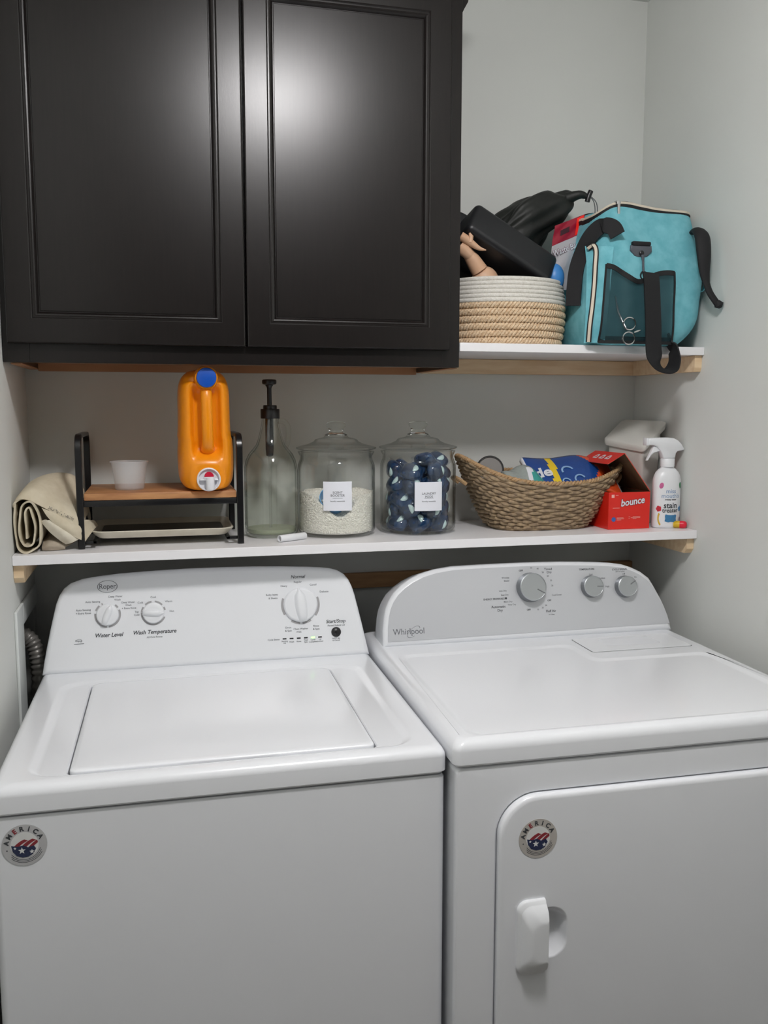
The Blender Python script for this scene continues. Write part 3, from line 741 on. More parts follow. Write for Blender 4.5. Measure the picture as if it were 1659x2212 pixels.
mk('handle', MB().tube(crom([(.3875, -.238, 1.520), (.3875, -.262, 1.508), (.3880, -.273, 1.490), (.3885, -.275, 1.450), (.3890, -.272, 1.410), (.3895, -.262, 1.388), (.3900, -.238, 1.372)], 6), [.0118+.0045*max(0, (i-24)/12)**1.5 for i in range(37)], 20, flat=.85, up=(1, 0, 0)), M_or, jb, smooth=60)
nk = mk('neck', MB().lathe([(.0255, 0), (.0255, .012), (.0235, .020), (.0230, .030)], seg=40, M=at(.3885, -.252, 1.528)), M_or, jb)
mk('cap', MB().lathe([(.0195, .0), (.0205, .010), (.0205, .018), (.0198, .0205), (.018, .0212), (0, .0212)], seg=48, M=at(.3885, -.268, 1.5285)), mat('blue_cap', '0b4fb4', .35), jb)
M_tap = mat('tap_white', 'e9e9ee', .3)
tp = mk('tap', MB().lathe([(.0250, .0), (.0250, .006), (.0246, .0085), (.0228, .0095), (.0215, .0085), (.0212, .003), (0, .003)], seg=48, M=at(.3890, -.272, 1.3165)), M_tap, jb)
mk('spout', MB().lathe([(.0082, -.020), (.0088, -.018), (.0088, .004), (.0085, .006), (0, .006)], (.3915, -.2865, 1.3155), 24), M_tap, tp)
mk('lever', MB().box((.3700, -.2860, 1.3150), (.4080, -.2760, 1.3185), .0015).box((.3785, -.287, 1.3185), (.4000, -.275, 1.3225), .0015), M_tap, tp)
q = MB(); L = []
for k in range(9): 
    a = R(180*k/8); L.append((math.cos(a)*.0098, math.sin(a)*.0098))
poly2(q, L, at(.3895, -.2765, 1.3230), 0, .009)
mk('push_button', q, mat('red_button', 'c4183a', .35), tp)

# ---- glass jug with pump
M_glass = glass_mat('clear_glass')
M_glassj = glass_mat('jug_glass', (.955, .965, .95), (.34, .38, .34), .5)
gx, gy = .5355, -.150
gj = thing('glass_jug', (gx, gy, ZL), 'clear glass jug with a finger ring and black pump top, nearly empty', 'jug')
outer_p = [(0, .0005), (.050, .0005), (.0575, .004), (.0600, .010), (.0605, .03), (.0605, .148), (.0596, .160), (.0565, .174), (.0500, .188), (.0410, .199), (.0330, .209), (.0280, .222), (.0238, .238), (.0200, .256), (.0185, .268), (.0200, .2685), (.0200, .2725), (.0180, .2735)]
inner_p = [(.0155, .2730), (.0165, .256), (.0203, .238), (.0245, .222), (.0298, .207), (.0380, .196), (.0470, .185), (.0532, .172), (.0563, .159), (.0573, .148), (.0573, .03), (.0565, .012), (.052, .008), (0, .009)]
mk('bottle', MB().lathe(outer_p+inner_p, (gx, gy, ZL), 72), M_glassj, gj, smooth=50)
mk('finger_ring', MB().tube(crom([(gx+.018, gy-.003, ZL+.262), (gx+.032, gy-.003, ZL+.260), (gx+.0405, gy-.003, ZL+.248), (gx+.0410, gy-.003, ZL+.230), (gx+.038, gy-.003, ZL+.212), (gx+.034, gy-.003, ZL+.202)], 6), .0058, 14), M_glassj, gj)
mk('soap_residue', MB().lathe([(0, .0095), (.052, .0085), (.0562, .0125), (.0566, .019), (0, .019)], (gx, gy, ZL), 56), mat('pale_liquid', 'c3cbb0', .3, alpha=.75), gj)
pm = mk('pump_collar', MB().lathe([(.0135, .268), (.0215, .268), (.0215, .2695), (.0215, .288), (.0205, .2895), (.0155, .2895), (.0155, .2965), (.0145, .298), (0, .298)], (gx, gy, ZL), 32), M_blackpl, gj)
mk('pump_stem', MB().lathe([(.0055, .297), (.0052, .335), (.0062, .339), (.0088, .342), (.0092, .3455)], (gx-.001, gy, ZL), 24), M_blackpl, pm)
mk('pump_head', MB().lathe([(.0085, .3435), (.0150, .3450), (.0162, .3475), (.0162, .3525), (.0150, .3550), (.006, .3560), (0, .3560)], (gx-.001, gy-.001, ZL), 32), M_blackpl, pm)
mk('dip_tube', MB().lathe([(.0035, .012), (.0035, .183)], (gx-.002, gy, ZL), 16), film_mat('tube_film', '9a9d98', .18, .2), pm)
mk('pump_tube', MB().lathe([(0, .1815), (.0042, .182), (.0080, .184), (.0092, .200), (.0095, .268)], (gx-.002, gy, ZL), 24), mat('smoke_tube', '2a2c30', .2, alpha=.85), pm)

# ---- the two glass jars
M_solid = bpy.data.materials.new('solid_glass'); M_solid.use_nodes = True
_b = M_solid.node_tree.nodes['Principled BSDF']; _b.inputs['Transmission Weight'].default_value = 1; _b.inputs['Roughness'].default_value = .03; _b.inputs['IOR'].default_value = 1.45; _b.inputs['Base Color'].default_value = (.93, .96, .94, 1)
def jar(cx, cy, label):
    j = thing('glass_jar', (cx, cy, ZL), label, 'jar', 'lidded glass jars on the lower shelf')
    body = [(0, .0005), (.076, .0005), (.0845, .004), (.0895, .012), (.0900, .02), (.0900, .150), (.0890, .162), (.0855, .170), (.0835, .175), (.0835, .182), (.0865, .1870), (.0885, .1905), (.0880, .1930), (.0830, .1935), (.0805, .190),
            (.0800, .175), (.0825, .168), (.0855, .160), (.0868, .150), (.0868, .02), (.0855, .012), (.080, .008), (0, .008)]
    mk('vessel', MB().lathe(body, (cx, cy, ZL), 96), M_glass, j, smooth=50)
    lid = [(0, .1985), (.060, .1945), (.079, .1945), (.0800, .1975), (.0905, .1975), (.0925, .1995), (.0920, .2020), (.0850, .2040), (.0640, .2095), (.0520, .2150), (.0485, .2195), (.0450, .2210), (.0300, .2245), (.0270, .2265), (.0270, .2280), (0, .2285)]
    ld = mk('lid', MB().lathe(lid, (cx, cy, ZL), 80), M_glass, j, smooth=50)
    kb = [(0, .2290), (.0255, .2290), (.0265, .2305), (.0225, .2325), (.0165, .2350), (.0160, .2380), (.0175, .2430), (.0215, .2490), (.0228, .2535), (.0215, .2575), (.0165, .2605), (.008, .2617), (0, .2619)]
    mk('knob', MB().lathe(kb, (cx, cy, ZL), 56), M_solid, ld, smooth=50)
    return j
J1 = (.6860, -.157); J2 = (.8830, -.157)
jar1 = jar(*J1, 'clear glass jar of white scent beads, labelled SCENT BOOSTER')
jar2 = jar(*J2, 'clear glass jar full of blue laundry pods, labelled LAUNDRY PODS')
M_paper = mat('label_paper', 'eceef6', .55)
def jlabel(par, J, x0, x1, z0, z1, lines):
    r = .0903
    def wrap_(v):
        a = v.x/r-PI/2; rad = r+v.z
        return Vector((J[0]+rad*math.cos(a), J[1]+rad*math.sin(a), v.y))
    def X(x): return r*math.asin(max(-1, min(1, (x-J[0])/r)))
    a0, a1 = X(x0), X(x1)
    G = [[wrap_(Vector((a0+(a1-a0)*i/16, z, .0004))) for z in (z0, z1)] for i in range(17)]
    o = mk('label', MB().grid(G, .0006), M_paper, par)
    mb = MB(); cm = (a0+a1)/2
    for s_, size, dz in lines:
        text(mb, s_, size, Matrix(), bold=.003, ext=.0001, wrap=lambda v, dz=dz: wrap_(Vector((v.x+cm, v.y+z1-dz, .0009))))
    vv = [wrap_(Vector((cm+dx, z1-.0372+dz_, .0009+e))) for dx in (-.011, 0, .011) for dz_, e in ((0, 0), (.0006, 0))]
    mb.add(vv, [(0, 2, 3, 1), (2, 4, 5, 3)])
    mk('printing', mb, M_inkd, o, smooth=0, recalc=False)
jlabel(jar1, J1, .641, .7035, 1.2385, 1.3035, [('SCENT', .0072, .0245), ('BOOSTER', .0072, .0312), ('laundry essentials', .0046, .0435)])
jlabel(jar2, J2, .851, .9155, 1.2325, 1.2985, [('LAUNDRY', .0072, .0265), ('PODS', .0072, .0335), ('laundry essentials', .0046, .0440)])
# scent beads: a bumpy heap
M_bead = mat('scent_beads', 'fbf9f1', .6, bump=(420, .3, .002), col2='f3f0e6', nscale=330)
def ztop(x, y):
    dx, dy = x-(J1[0]-.012), y-(J1[1]-.085)
    return ZL+.099-.052*math.exp(-(dx*dx/.0017+dy*dy/.0034))+.004*math.sin(x*70)*math.cos(y*50)
L = []
for r_, z in ((.02, .0086), (.079, .0086), (.0832, .0125), (.0842, .02)): L.append([Vector((J1[0]+r_*math.cos(2*PI*k/90), J1[1]+r_*math.sin(2*PI*k/90), ZL+z)) for k in range(90)])
for fr in (.33, .66): L.append([Vector((J1[0]+.0842*math.cos(2*PI*k/90), J1[1]+.0842*math.sin(2*PI*k/90), ZL+.02+(ztop(J1[0]+.0842*math.cos(2*PI*k/90), J1[1]+.0842*math.sin(2*PI*k/90))-ZL-.02)*fr)) for k in range(90)])
for i in range(13):
    r_ = .0842*(1-i/13.0); L.append([Vector((J1[0]+r_*math.cos(2*PI*k/90), J1[1]+r_*math.sin(2*PI*k/90), ztop(J1[0]+r_*math.cos(2*PI*k/90), J1[1]+r_*math.sin(2*PI*k/90)))) for k in range(90)])
bd = MB().loops(L, cap0=True, cap1=True)
ico = bmesh.new(); bmesh.ops.create_icosphere(ico, subdivisions=1, radius=1); iv = [v.co.copy() for v in ico.verts]; ifs = [tuple(v.index for v in f.verts) for f in ico.faces]; ico.free()
rnd = random.Random(3)
for _ in range(3200):
    if rnd.random() < .62:
        a = rnd.uniform(PI, 2*PI); x, y = J1[0]+.0840*math.cos(a), J1[1]+.0840*math.sin(a); z = ZL+.012+rnd.random()*(ztop(x, y)-ZL-.012)
    else:
        rr_ = .085*math.sqrt(rnd.random()); a = rnd.uniform(0, 2*PI); x, y = J1[0]+rr_*math.cos(a), J1[1]+rr_*math.sin(a); z = ztop(x, y)
    s_ = rnd.uniform(.0018, .0025); bd.add([Vector((x, y, z))+q*s_ for q in iv], ifs)
o = mk('scent_beads', bd, M_bead, smooth=180); tag(o, 'white scent beads heaped inside the left glass jar', 'beads'); o['kind'] = 'stuff'
# blue scoop cup sunk in the beads, behind the label
M_scoop = mat('blue_scoop', '6fb2ea', .3)
T = Matrix.Translation((J1[0]-.0170, J1[1]-.047, ZL+.079)) @ Rx(50) @ Ry(-6)
mb = MB().lathe([(0, -.022), (.026, -.022), (.028, -.020), (.0315, .018), (.0315, .020), (.0298, .020), (.0265, -.018), (0, -.019)], seg=40, M=T)
tag(mk('scoop_cup', mb, M_scoop), 'blue plastic scoop cup half buried in the white scent beads', 'cup')
# laundry pods
M_podb = mat('pod_blue', '0f2845', .10, col2='18406c', nscale=60, coat=.6, alpha=.93)
M_podl = mat('pod_pale', 'c9e2e2', .2, coat=.6)
M_podf = film_mat('pod_film', '4f74a8', .10, .08)
def podmesh():
    mb = MB(); L = []
    nu, nv = 20, 10
    for j in range(nv+1):
        v = -PI/2+PI*j/nv; loop = []
        for i in range(nu):
            u = 2*PI*i/nu; e = .62
            cu_, su = math.cos(u), math.sin(u); cv, sv = math.cos(v), math.sin(v)
            f = lambda t_, e_: abs(t_)**e_*(1 if t_ >= 0 else -1)
            loop.append(Vector((.0185*f(cv, .8)*f(cu_, e), .0165*f(cv, .8)*f(su, e), .0115*f(sv, 1.0))))
        L.append(loop)
    mb.loops(L)
    return mb
def pod_lobe():
    mb = MB(); pts = []
    for k in range(11):
        a = R(-85+170*k/10); pts.append((.0082*math.cos(a)-.001, .0082*math.sin(a), .0070))
    rad = [.0015+.0042*math.sin(PI*k/10) for k in range(11)]
    mb.tube(pts, rad, 10); return mb
PGRP = 'laundry pods in the right glass jar'
podL = 'dark blue laundry pod with a pale swirl, piled inside the right glass jar'
def newpod():
    t_ = thing('laundry_pod', (0, 0, 0), podL, 'laundry pod', PGRP)
    mk('pouch', podmesh(), M_podb, t_, local=True, smooth=70)
    mk('swirl', pod_lobe(), M_podl, t_, local=True, smooth=70)
    fl = MB().loops([rr(-.0200, .0200, -.0180, .0180, .004, -.0004), rr(-.0200, .0200, -.0180, .0180, .004, .0004)], cap0=True, cap1=True)
    mk('film_edge', fl, M_podf, t_, local=True)
    return t_
pod0 = newpod()
rnd = random.Random(11); spots = []
for lay in range(5):
    z = ZL+.027+lay*.0290
    for k in range(7 if lay < 4 else 6): spots.append((2*PI*k/(7 if lay < 4 else 6)+lay*.52, .0575, z+rnd.uniform(-.003, .003)))
    for k in range(2): spots.append((PI*k+lay, .020, z+rnd.uniform(-.003, .004)))
for a, q in ((-.30, .045), (-1.25, .030)): spots.append((a, q, ZL+.027+5*.0285))
for i, (a, q, z) in enumerate(spots):
    if i == 0: o = pod0
    else:
        o = pod0.copy(); COL.objects.link(o)
        for ch in list(pod0.children):
            c = ch.copy(); COL.objects.link(c); c.parent = o
    o.location = (J2[0]+q*math.cos(a), J2[1]+q*math.sin(a), z)
    o.scale = (1.36, 1.36, 1.40)
    if q > .046: o.rotation_euler = (R(rnd.uniform(35, 100)), R(rnd.uniform(-40, 40)), a+PI/2+R(rnd.uniform(-15, 15)))
    else: o.rotation_euler = (R(rnd.uniform(0, 60)), R(rnd.uniform(-50, 50)), R(rnd.uniform(0, 360)))
# ---- white tube lying in front of the jug
A_, B_ = Vector((.5385, -.2605, ZL+.0082)), Vector((.6010, -.2250, ZL+.0082)); d_ = (B_-A_)
T = Matrix.Translation(A_) @ d_.to_track_quat('Z', 'Y').to_matrix().to_4x4()
mb = MB().lathe([(.0055, .004), (.0058, .0), (.0074, .0), (.0078, .001), (.0078, d_.length-.001), (.0070, d_.length), (0, d_.length)], seg=28, M=T)
mb.lathe([(.0055, .004), (0, .004)], seg=28, M=T, cap=False)
tag(mk('plastic_tube', mb, M_white2), 'short white hollow tube lying on the lower shelf in front of the jug', 'tube')

# ---- rolled canvas bag at the left end
M_canvas = weave_mat('canvas', 'd9cfb8', 'cfc4ab', 1500, .35)
M_canv2 = weave_mat('canvas_band', 'e2dccb', 'd8d0bd', 1500, .3)
cb = thing('canvas_bag', (.08, -.2, ZL), 'rolled and folded cream canvas bag in the left corner of the lower shelf', 'bag')
def fold(path, y0, y1, th, n=7, wob=.0015, seed=1):
    """cloth layer: path in x-z swept back along y, with a little waviness"""
    rn = random.Random(seed); cp = crom([(a, 0, b) for a, b in path], 6); G = []
    for j in range(n):
        t_ = j/(n-1); row = []
        for i, p in enumerate(cp):
            row.append(Vector((p.x+wob*math.sin(i*.5+j*1.1+seed), y0+(y1-y0)*t_+.003*math.sin(i*.35+seed), p.z+wob*math.cos(i*.4+j*.9))))
        G.append(row)
    return MB().grid(G, th)
zb = ZL+.003
roll = [(.0065, 1.277), (.0055, 1.24), (.0060, 1.205), (.0100, 1.185), (.020, zb), (.034, zb+.001), (.046, 1.188), (.0530, 1.205), (.0525, 1.232), (.0480, 1.262), (.0380, 1.2780), (.0250, 1.2760), (.0165, 1.262), (.0140, 1.235), (.0145, 1.205), (.0200, 1.192), (.0290, 1.189), (.0385, 1.197), (.0425, 1.215), (.0415, 1.240), (.0370, 1.262), (.0300, 1.266), (.0260, 1.255), (.0255, 1.225), (.0270, 1.204)]
mk('roll', fold(roll, -.288, -.13, .0034, seed=2, wob=.0008), M_canvas, cb, smooth=75)
# draped flap over the roll: grid from the front hem to the back
G = [
 [(.0040, -.284, 1.268), (.0060, -.288, 1.276), (.0180, -.286, 1.284), (.0330, -.282, 1.281), (.0560, -.279, 1.268), (.0800, -.274, 1.252), (.1030, -.268, 1.236), (.1190, -.262, 1.224), (.1220, -.255, 1.212)],
 [(.0040, -.268, 1.274), (.0100, -.272, 1.286), (.0220, -.272, 1.296), (.0400, -.270, 1.299), (.0620, -.268, 1.288), (.0850, -.264, 1.270), (.1060, -.260, 1.254), (.1230, -.254, 1.244), (.1300, -.246, 1.222)],
 [(.0040, -.232, 1.272), (.0120, -.236, 1.292), (.0280, -.236, 1.306), (.0500, -.236, 1.311), (.0720, -.232, 1.302), (.0900, -.230, 1.286), (.1060, -.228, 1.272), (.1240, -.224, 1.262), (.1340, -.216, 1.236)],
 [(.0040, -.180, 1.262), (.0140, -.184, 1.296), (.0340, -.184, 1.316), (.0600, -.184, 1.323), (.0820, -.180, 1.318), (.0980, -.176, 1.306), (.1120, -.174, 1.300), (.1260, -.170, 1.280), (.1360, -.166, 1.240)],
 [(.0050, -.130, 1.250), (.0180, -.130, 1.288), (.0420, -.130, 1.310), (.0680, -.130, 1.320), (.0880, -.128, 1.322), (.1060, -.126, 1.318), (.1180, -.124, 1.302), (.1280, -.122, 1.276), (.1360, -.120, 1.235)],
 [(.0100, -.085, 1.200), (.0260, -.082, 1.240), (.0460, -.080, 1.262), (.0700, -.080, 1.272), (.0900, -.080, 1.276), (.1060, -.080, 1.272), (.1180, -.080, 1.256), (.1280, -.082, 1.232), (.1340, -.084, 1.200)],
]
mk('flap', MB().grid(cpatch(G, 5, 5), .0032), M_canvas, cb, smooth=75)
# underside fold that turns back below the hem
G = [
 [(.0560, -.281, 1.266), (.0680, -.279, 1.245), (.0860, -.276, 1.226), (.1050, -.270, 1.210), (.1220, -.262, 1.198), (.1340, -.252, 1.190)],
 [(.0800, -.276, 1.253), (.0920, -.277, 1.236), (.1060, -.274, 1.222), (.1180, -.268, 1.212), (.1280, -.258, 1.206), (.1400, -.246, 1.198)],
 [(.1180, -.263, 1.226), (.1230, -.262, 1.222), (.1280, -.258, 1.218), (.1340, -.250, 1.215), (.1420, -.236, 1.214), (.1500, -.222, 1.210)],
 [(.1260, -.240, 1.232), (.1310, -.236, 1.232), (.1370, -.228, 1.232), (.1440, -.216, 1.230), (.1510, -.200, 1.226), (.1560, -.186, 1.214)]]
mk('side_fold', MB().grid(cpatch(G, 5, 5), .003), M_canvas, cb, smooth=75)
G = [[(.0540, -.272, 1.238), (.0640, -.276, 1.240), (.0740, -.274, 1.234)], [(.0700, -.270, 1.216), (.0830, -.276, 1.222), (.0940, -.272, 1.218)], [(.0860, -.266, 1.200), (.0990, -.272, 1.206), (.1110, -.264, 1.206)], [(.0980, -.258, 1.190), (.1090, -.264, 1.192), (.1210, -.256, 1.196)]]
mk('strap', MB().grid(cpatch(G, 6, 6), .008), M_canv2, cb, smooth=75)
G = [[(.0520, -.262, 1.183), (.0660, -.268, 1.190), (.0820, -.264, 1.188), (.0960, -.256, 1.180)], [(.0540, -.230, 1.196), (.0700, -.230, 1.204), (.0900, -.228, 1.204), (.1120, -.226, 1.186)], [(.0560, -.16, 1.200), (.0740, -.16, 1.212), (.0960, -.16, 1.210), (.1180, -.16, 1.190)]]
G.insert(0, [(.0520, -.260, 1.1765), (.0660, -.264, 1.1765), (.0820, -.260, 1.1765), (.0960, -.254, 1.1765)])
mk('lower_fold', MB().grid(cpatch(G, 5, 5), .003), weave_mat('canvas_grey', 'b9ac9a', 'aa9e8d', 1500, .3), cb, smooth=75)
mb = MB(); rn = random.Random(5)
for k in range(46):
    a = rn.random(); x = .070+.044*a+rn.uniform(-.002, .002); z = 1.2660-.026*a+rn.uniform(-.003, .003); y = -.2790+.011*a
    # stamped dots sit on the flap near its hem
    mb.box((x-.0005, y-.0006, z-.0005), (x+.0005, y+.0004, z+.0005))
mk('printed_dots', mb, M_inkd, cb, smooth=0)

# ---- seagrass boat basket
M_sea = mat('seagrass', '8c7861', .75, col2='b39b7b', nscale=90, bump=(900, .8, .0012), detail=4)
M_sea2 = mat('seagrass_light', 'a78860', .7, col2='c4a078', nscale=120, bump=(900, .8, .0012), detail=4)
bk = thing('wicker_basket', (1.19, -.145, ZL), 'oval woven seagrass basket with raised ends, on the lower shelf', 'basket')
BX, BYc = 1.195, -.145
def bpoint(t, th):
    """t 0 bottom .. 1 rim, th around"""
    a = .118+(.214-.118)*(t**.85); b = .082+(.112-.082)*(t**.9); e = 2/(3.2-1.1*t)
    c, s_ = math.cos(th), math.sin(th)
    u = abs(c)**e*(1 if c > 0 else -1); v = abs(s_)**e*(1 if s_ > 0 else -1)
    h = .108+.062*abs(u)**2.6
    if u > 0: h -= .010*abs(u)**2
    if v > 0: h += .018*(1-abs(u)**2)
    xo = -.003+.010*t
    return Vector((BX+xo+a*u, BYc+b*v, ZL+.006+h*t))
mb = MB(); NR = 16; NT = 168; NS = 26
for i in range(NR):
    t_ = (i+.35)/(NR-.2); pts = []
    for k in range(NT):
        th = 2*PI*k/NT; p = bpoint(t_, th); cen = Vector((BX, BYc, p.z)); d = (p-cen).normalized()
        ph = NS*th+(PI if i % 2 else 0)
        pts.append(p+d*(.0030*math.sin(ph))+Vector((0, 0, .0010*math.sin(ph*.5+i*2.1)+.0008*math.sin(7*th+i))))
    mb.tube(pts, .0046, 6, closed=True, tw=.22)
mk('woven_wall', mb, M_sea, bk, smooth=80)
mb = MB()
pts = []
for k in range(200):
    th = 2*PI*k/200; pts.append(bpoint(1.0, th)+Vector((0, 0, .001)))
for ph in (0, PI):
    q = []
    for k in range(400):
        th = 2*PI*k/400; p = bpoint(1.0, th); d = Vector((p.x-BX, p.y-BYc, 0)).normalized(); a = 75*th+ph
        q.append(p+d*(.0028*math.cos(a))+Vector((0, 0, .001+.0028*math.sin(a))))
    mb.tube(q, .0036, 6, closed=True)
mk('rim', mb, M_sea2, bk, smooth=80)
mk('base', MB().loops([[bpoint(0, 2*PI*k/60) for k in range(60)], [bpoint(0, 2*PI*k/60)-Vector((0, 0, .005)) for k in range(60)]], cap0=True, cap1=True), M_sea, bk)
for sx_ in (-1, 1):
    mb = MB(); x0 = BX+sx_*.196
    mb.tube(crom([(x0, BYc-.030, 1.285 if sx_ < 0 else 1.275), (x0+sx_*.016, BYc-.026, 1.296), (x0+sx_*.020, BYc, 1.300), (x0+sx_*.016, BYc+.026, 1.296), (x0, BYc+.030, 1.285)], 6), .0048, 8)
    mk('handle', mb, M_sea2, bk)
# contents of the basket
T = Matrix.Translation((1.092, -.085, 1.312)) @ Rz(-14) @ Rx(78)
mb = MB().lathe([(0, -.012), (.030, -.012), (.0345, -.010), (.0350, .0), (.0345, .010), (.0325, .0125), (.0305, .0125), (.0295, .0095), (0, .0095)], seg=56, M=T)
o = mk('jar_lid', mb, [mat('lid_grey', '8b8784', .5), M_blackpl]); tag(o, 'round grey disc with a black edge standing at the back of the seagrass basket', 'disc')
for p in o.data.polygons:
    if math.hypot(*(T.inverted() @ (p.center+o.location)).xy) > .0312: p.material_index = 1
# pouch of detergent pods (blue and orange, lettering partly in view)
M_pb = mat('pouch_blue', '1f4a93', .22, bump=(60, .5, .003), coat=.5); M_po = mat('pouch_orange', 'f0592a', .25, bump=(60, .4, .003), coat=.5)
M_py = mat('pouch_yellow', 'f0cf2c', .25, coat=.5); M_pw = mat('pouch_white', 'e4e6ec', .25, coat=.5)
pc = thing('detergent_pouch', (1.27, -.14, 1.25), 'blue and orange plastic detergent pouch lying in the seagrass basket', 'pouch')
def pouch(u, v):
    """u 0..1 left-right, v 0..1 front-back"""
    x = 1.162+.234*u; y = -.218+.105*v-.01*u
    z = 1.262+.078*v+.024*math.sin(PI*min(1, max(0, u)))*math.sin(PI*(.15+.75*v))-.004*u+.004*math.sin(9*u+2*v)
    if u > .8: z -= .02*(u-.8)/.2*(1-v)
    return Vector((x, y, z))
def pmat(u, v):
    if u > .86-.0*v: return 2 if u > .975 else 1
    if u > .60+.28*(1-v)*0 and (u-.60) > .33*(v if v < .5 else 1-v)*1.1+.02: return 1
    if u < .03: return 3
    if .265-.05*(1-v) < u < .335-.04*(1-v): return 2 if 0 else 4
    return 0
NU, NV = 46, 16
mb = MB()
for i in range(NU):
    for j in range(NV):
        u0, u1, v0, v1 = i/NU, (i+1)/NU, j/NV, (j+1)/NV
        mb.cur = [0, 1, 3, 3, 2][pmat((u0+u1)/2, (v0+v1)/2)]
        mb.add([pouch(u0, v0), pouch(u1, v0), pouch(u1, v1), pouch(u0, v1)], [(0, 1, 2, 3)])
pt_ = mk('pouch_body', mb, [M_pb, M_po, M_py, M_pw], pc, smooth=80, recalc=False, mods=[('SOLIDIFY', dict(thickness=.014, offset=-1))])
def PTX(u, v, s_=0):
    p = pouch(u, v); du = (pouch(u+.01, v)-p).normalized(); dv = (pouch(u, v+.01)-p).normalized(); n = du.cross(dv).normalized(); dv = n.cross(du)
    M = Matrix((du, dv, n)).transposed().to_4x4(); M.translation = p+n*.0012; return M
mb = MB(); text(mb, 'de', .046, PTX(.140, .42), bold=.03, ext=.0004, shear=.1)
mk('lettering', mb, M_pw, pt_, smooth=0)
mb = MB()
for u, v, r in ((.42, .42, .017), (.52, .22, .015), (.36, .16, .012)):
    M = PTX(u, v); disc2(mb, 0, 0, r*.72, r, M, R(20), R(200), 16, 0, .0012)
mk('pod_picture', mb, mat('picture_pale', '8fb4dc', .3), pt_, smooth=0)
# grey and teal wrapped packet beside it
M_gf = mat('grey_film', '9ba39f', .25, bump=(90, .7, .003), coat=.4); M_tf = mat('teal_film', '3fa39b', .25, coat=.4, bump=(60, .3, .002))
mb = MB()
def pk(u, v):
    return Vector((1.085+.125*u+.010*v, -.222+.10*v, 1.262+.046*math.sin(PI*(.1+.8*v))+.018*math.sin(PI*u)+.005*math.sin(11*u+5*v)-.026*u*u+.004))
for i in range(24):
    for j in range(14):
        u0, u1, v0, v1 = i/24, (i+1)/24, j/14, (j+1)/14; uc, vc = (u0+u1)/2, (v0+v1)/2
        mb.cur = 1 if .62+.2*(vc-.5) < uc < .86 else (2 if (.46 < uc < .60 and vc < .35) else 0)
        mb.add([pk(u0, v0), pk(u1, v0), pk(u1, v1), pk(u0, v1)], [(0, 1, 2, 3)])
o = mk('wrapped_packet', mb, [M_gf, M_tf, M_pw], smooth=80, recalc=False, mods=[('SOLIDIFY', dict(thickness=.012, offset=-1))]); tag(o, 'crumpled grey and teal plastic packet in the front of the seagrass basket', 'packet')

# ---- red dryer sheet box, lid hinged on its right
M_red = mat('red_card', 'df2416', .38, coat=.15); M_card = mat('brown_card', '6b5238', .8, col2='5d4730', nscale=40)
bx = thing('dryer_sheet_box', (1.39, -.178, ZL), 'open red cardboard box of dryer sheets with a raised flap, beside the white spray bottle', 'box')
X0, X1, Y0, Y1, Z0, Z1 = 1.3335, 1.4440, -.252, -.105, ZL+.0006, 1.2645
t_ = .0012; mb = MB()
mb.box((X0, Y0, Z0), (X1, Y0+t_, Z1)); mb.box((X0, Y1-t_, Z0), (X1, Y1, Z1)); mb.box((X0, Y0+t_, Z0), (X0+t_, Y1-t_, Z1)); mb.box((X1-t_, Y0+t_, Z0), (X1, Y1-t_, Z1)); mb.box((X0+t_, Y0+t_, Z0), (X1-t_, Y1-t_, Z0+t_))
mb.cur = 1; mb.box((X0+t_*1.1, Y0+t_*1.05, Z0+.002), (X1-t_*1.1, Y0+t_*1.4, Z1-.0005)); mb.box((X1-t_*1.5, Y0+t_*1.4, Z0+.002), (X1-t_*1.1, Y1-t_*1.5, Z1-.0005)); mb.box((X0+t_*1.1, Y1-t_*1.5, Z0+.002), (X1-t_*1.5, Y1-t_*1.1, Z1-.0005))
mk('carton', mb, [M_red, M_card], bx, smooth=0)
def slab(a, b, c, d, th, up_):
    a, b, c, d = map(Vector, (a, b, c, d)); n = Vector(up_).normalized()*th
    return [a, b, c, d, a+n, b+n, c+n, d+n]
FS = [(3, 2, 1, 0), (4, 5, 6, 7), (0, 1, 5, 4), (1, 2, 6, 5), (2, 3, 7, 6), (3, 0, 4, 7)]
tipx, tipz = 1.3720, 1.3575
n_ = Vector((tipz-Z1, 0, X1-tipx)).normalized()
mb = MB(); mb.add(slab((X1, Y0, Z1), (X1, Y1, Z1), (tipx, Y1, tipz), (tipx, Y0, tipz), .0012, n_), FS)
mb.cur = 1; mb.add(slab((X1, Y0, Z1), (X1, Y1, Z1), (tipx, Y1, tipz), (tipx, Y0, tipz), -.0008, n_), FS)
lidp = mk('lid', mb, [M_red, M_card], bx, smooth=0)
fx_, fz_ = 1.3285, 1.3325
n2 = Vector((-(tipz-fz_), 0, tipx-fx_)).normalized()
mb = MB(); mb.add(slab((tipx, Y0, tipz), (tipx, Y1, tipz), (fx_, Y1+.0, fz_), (fx_, Y0, fz_), .0010, n2), FS)
mb.cur = 1; mb.add(slab((tipx, Y0, tipz), (tipx, Y1, tipz), (fx_, Y1, fz_), (fx_, Y0, fz_), -.0006, n2), FS)
fl = mk('tuck_flap', mb, [M_red, M_card], lidp, smooth=0)
mb = MB(); mb.box((X0+.002, Y1-.0035, Z1), (X1-.004, Y1-.0023, Z1+.055)); mk('side_flap', mb, M_card, bx, smooth=0)
mb = MB()
fu = Vector((fx_-tipx, 0, fz_-tipz)).normalized(); fv = Vector((0, -1, 0)); Mf = Matrix((fv, -fu, n2)).transposed().to_4x4()
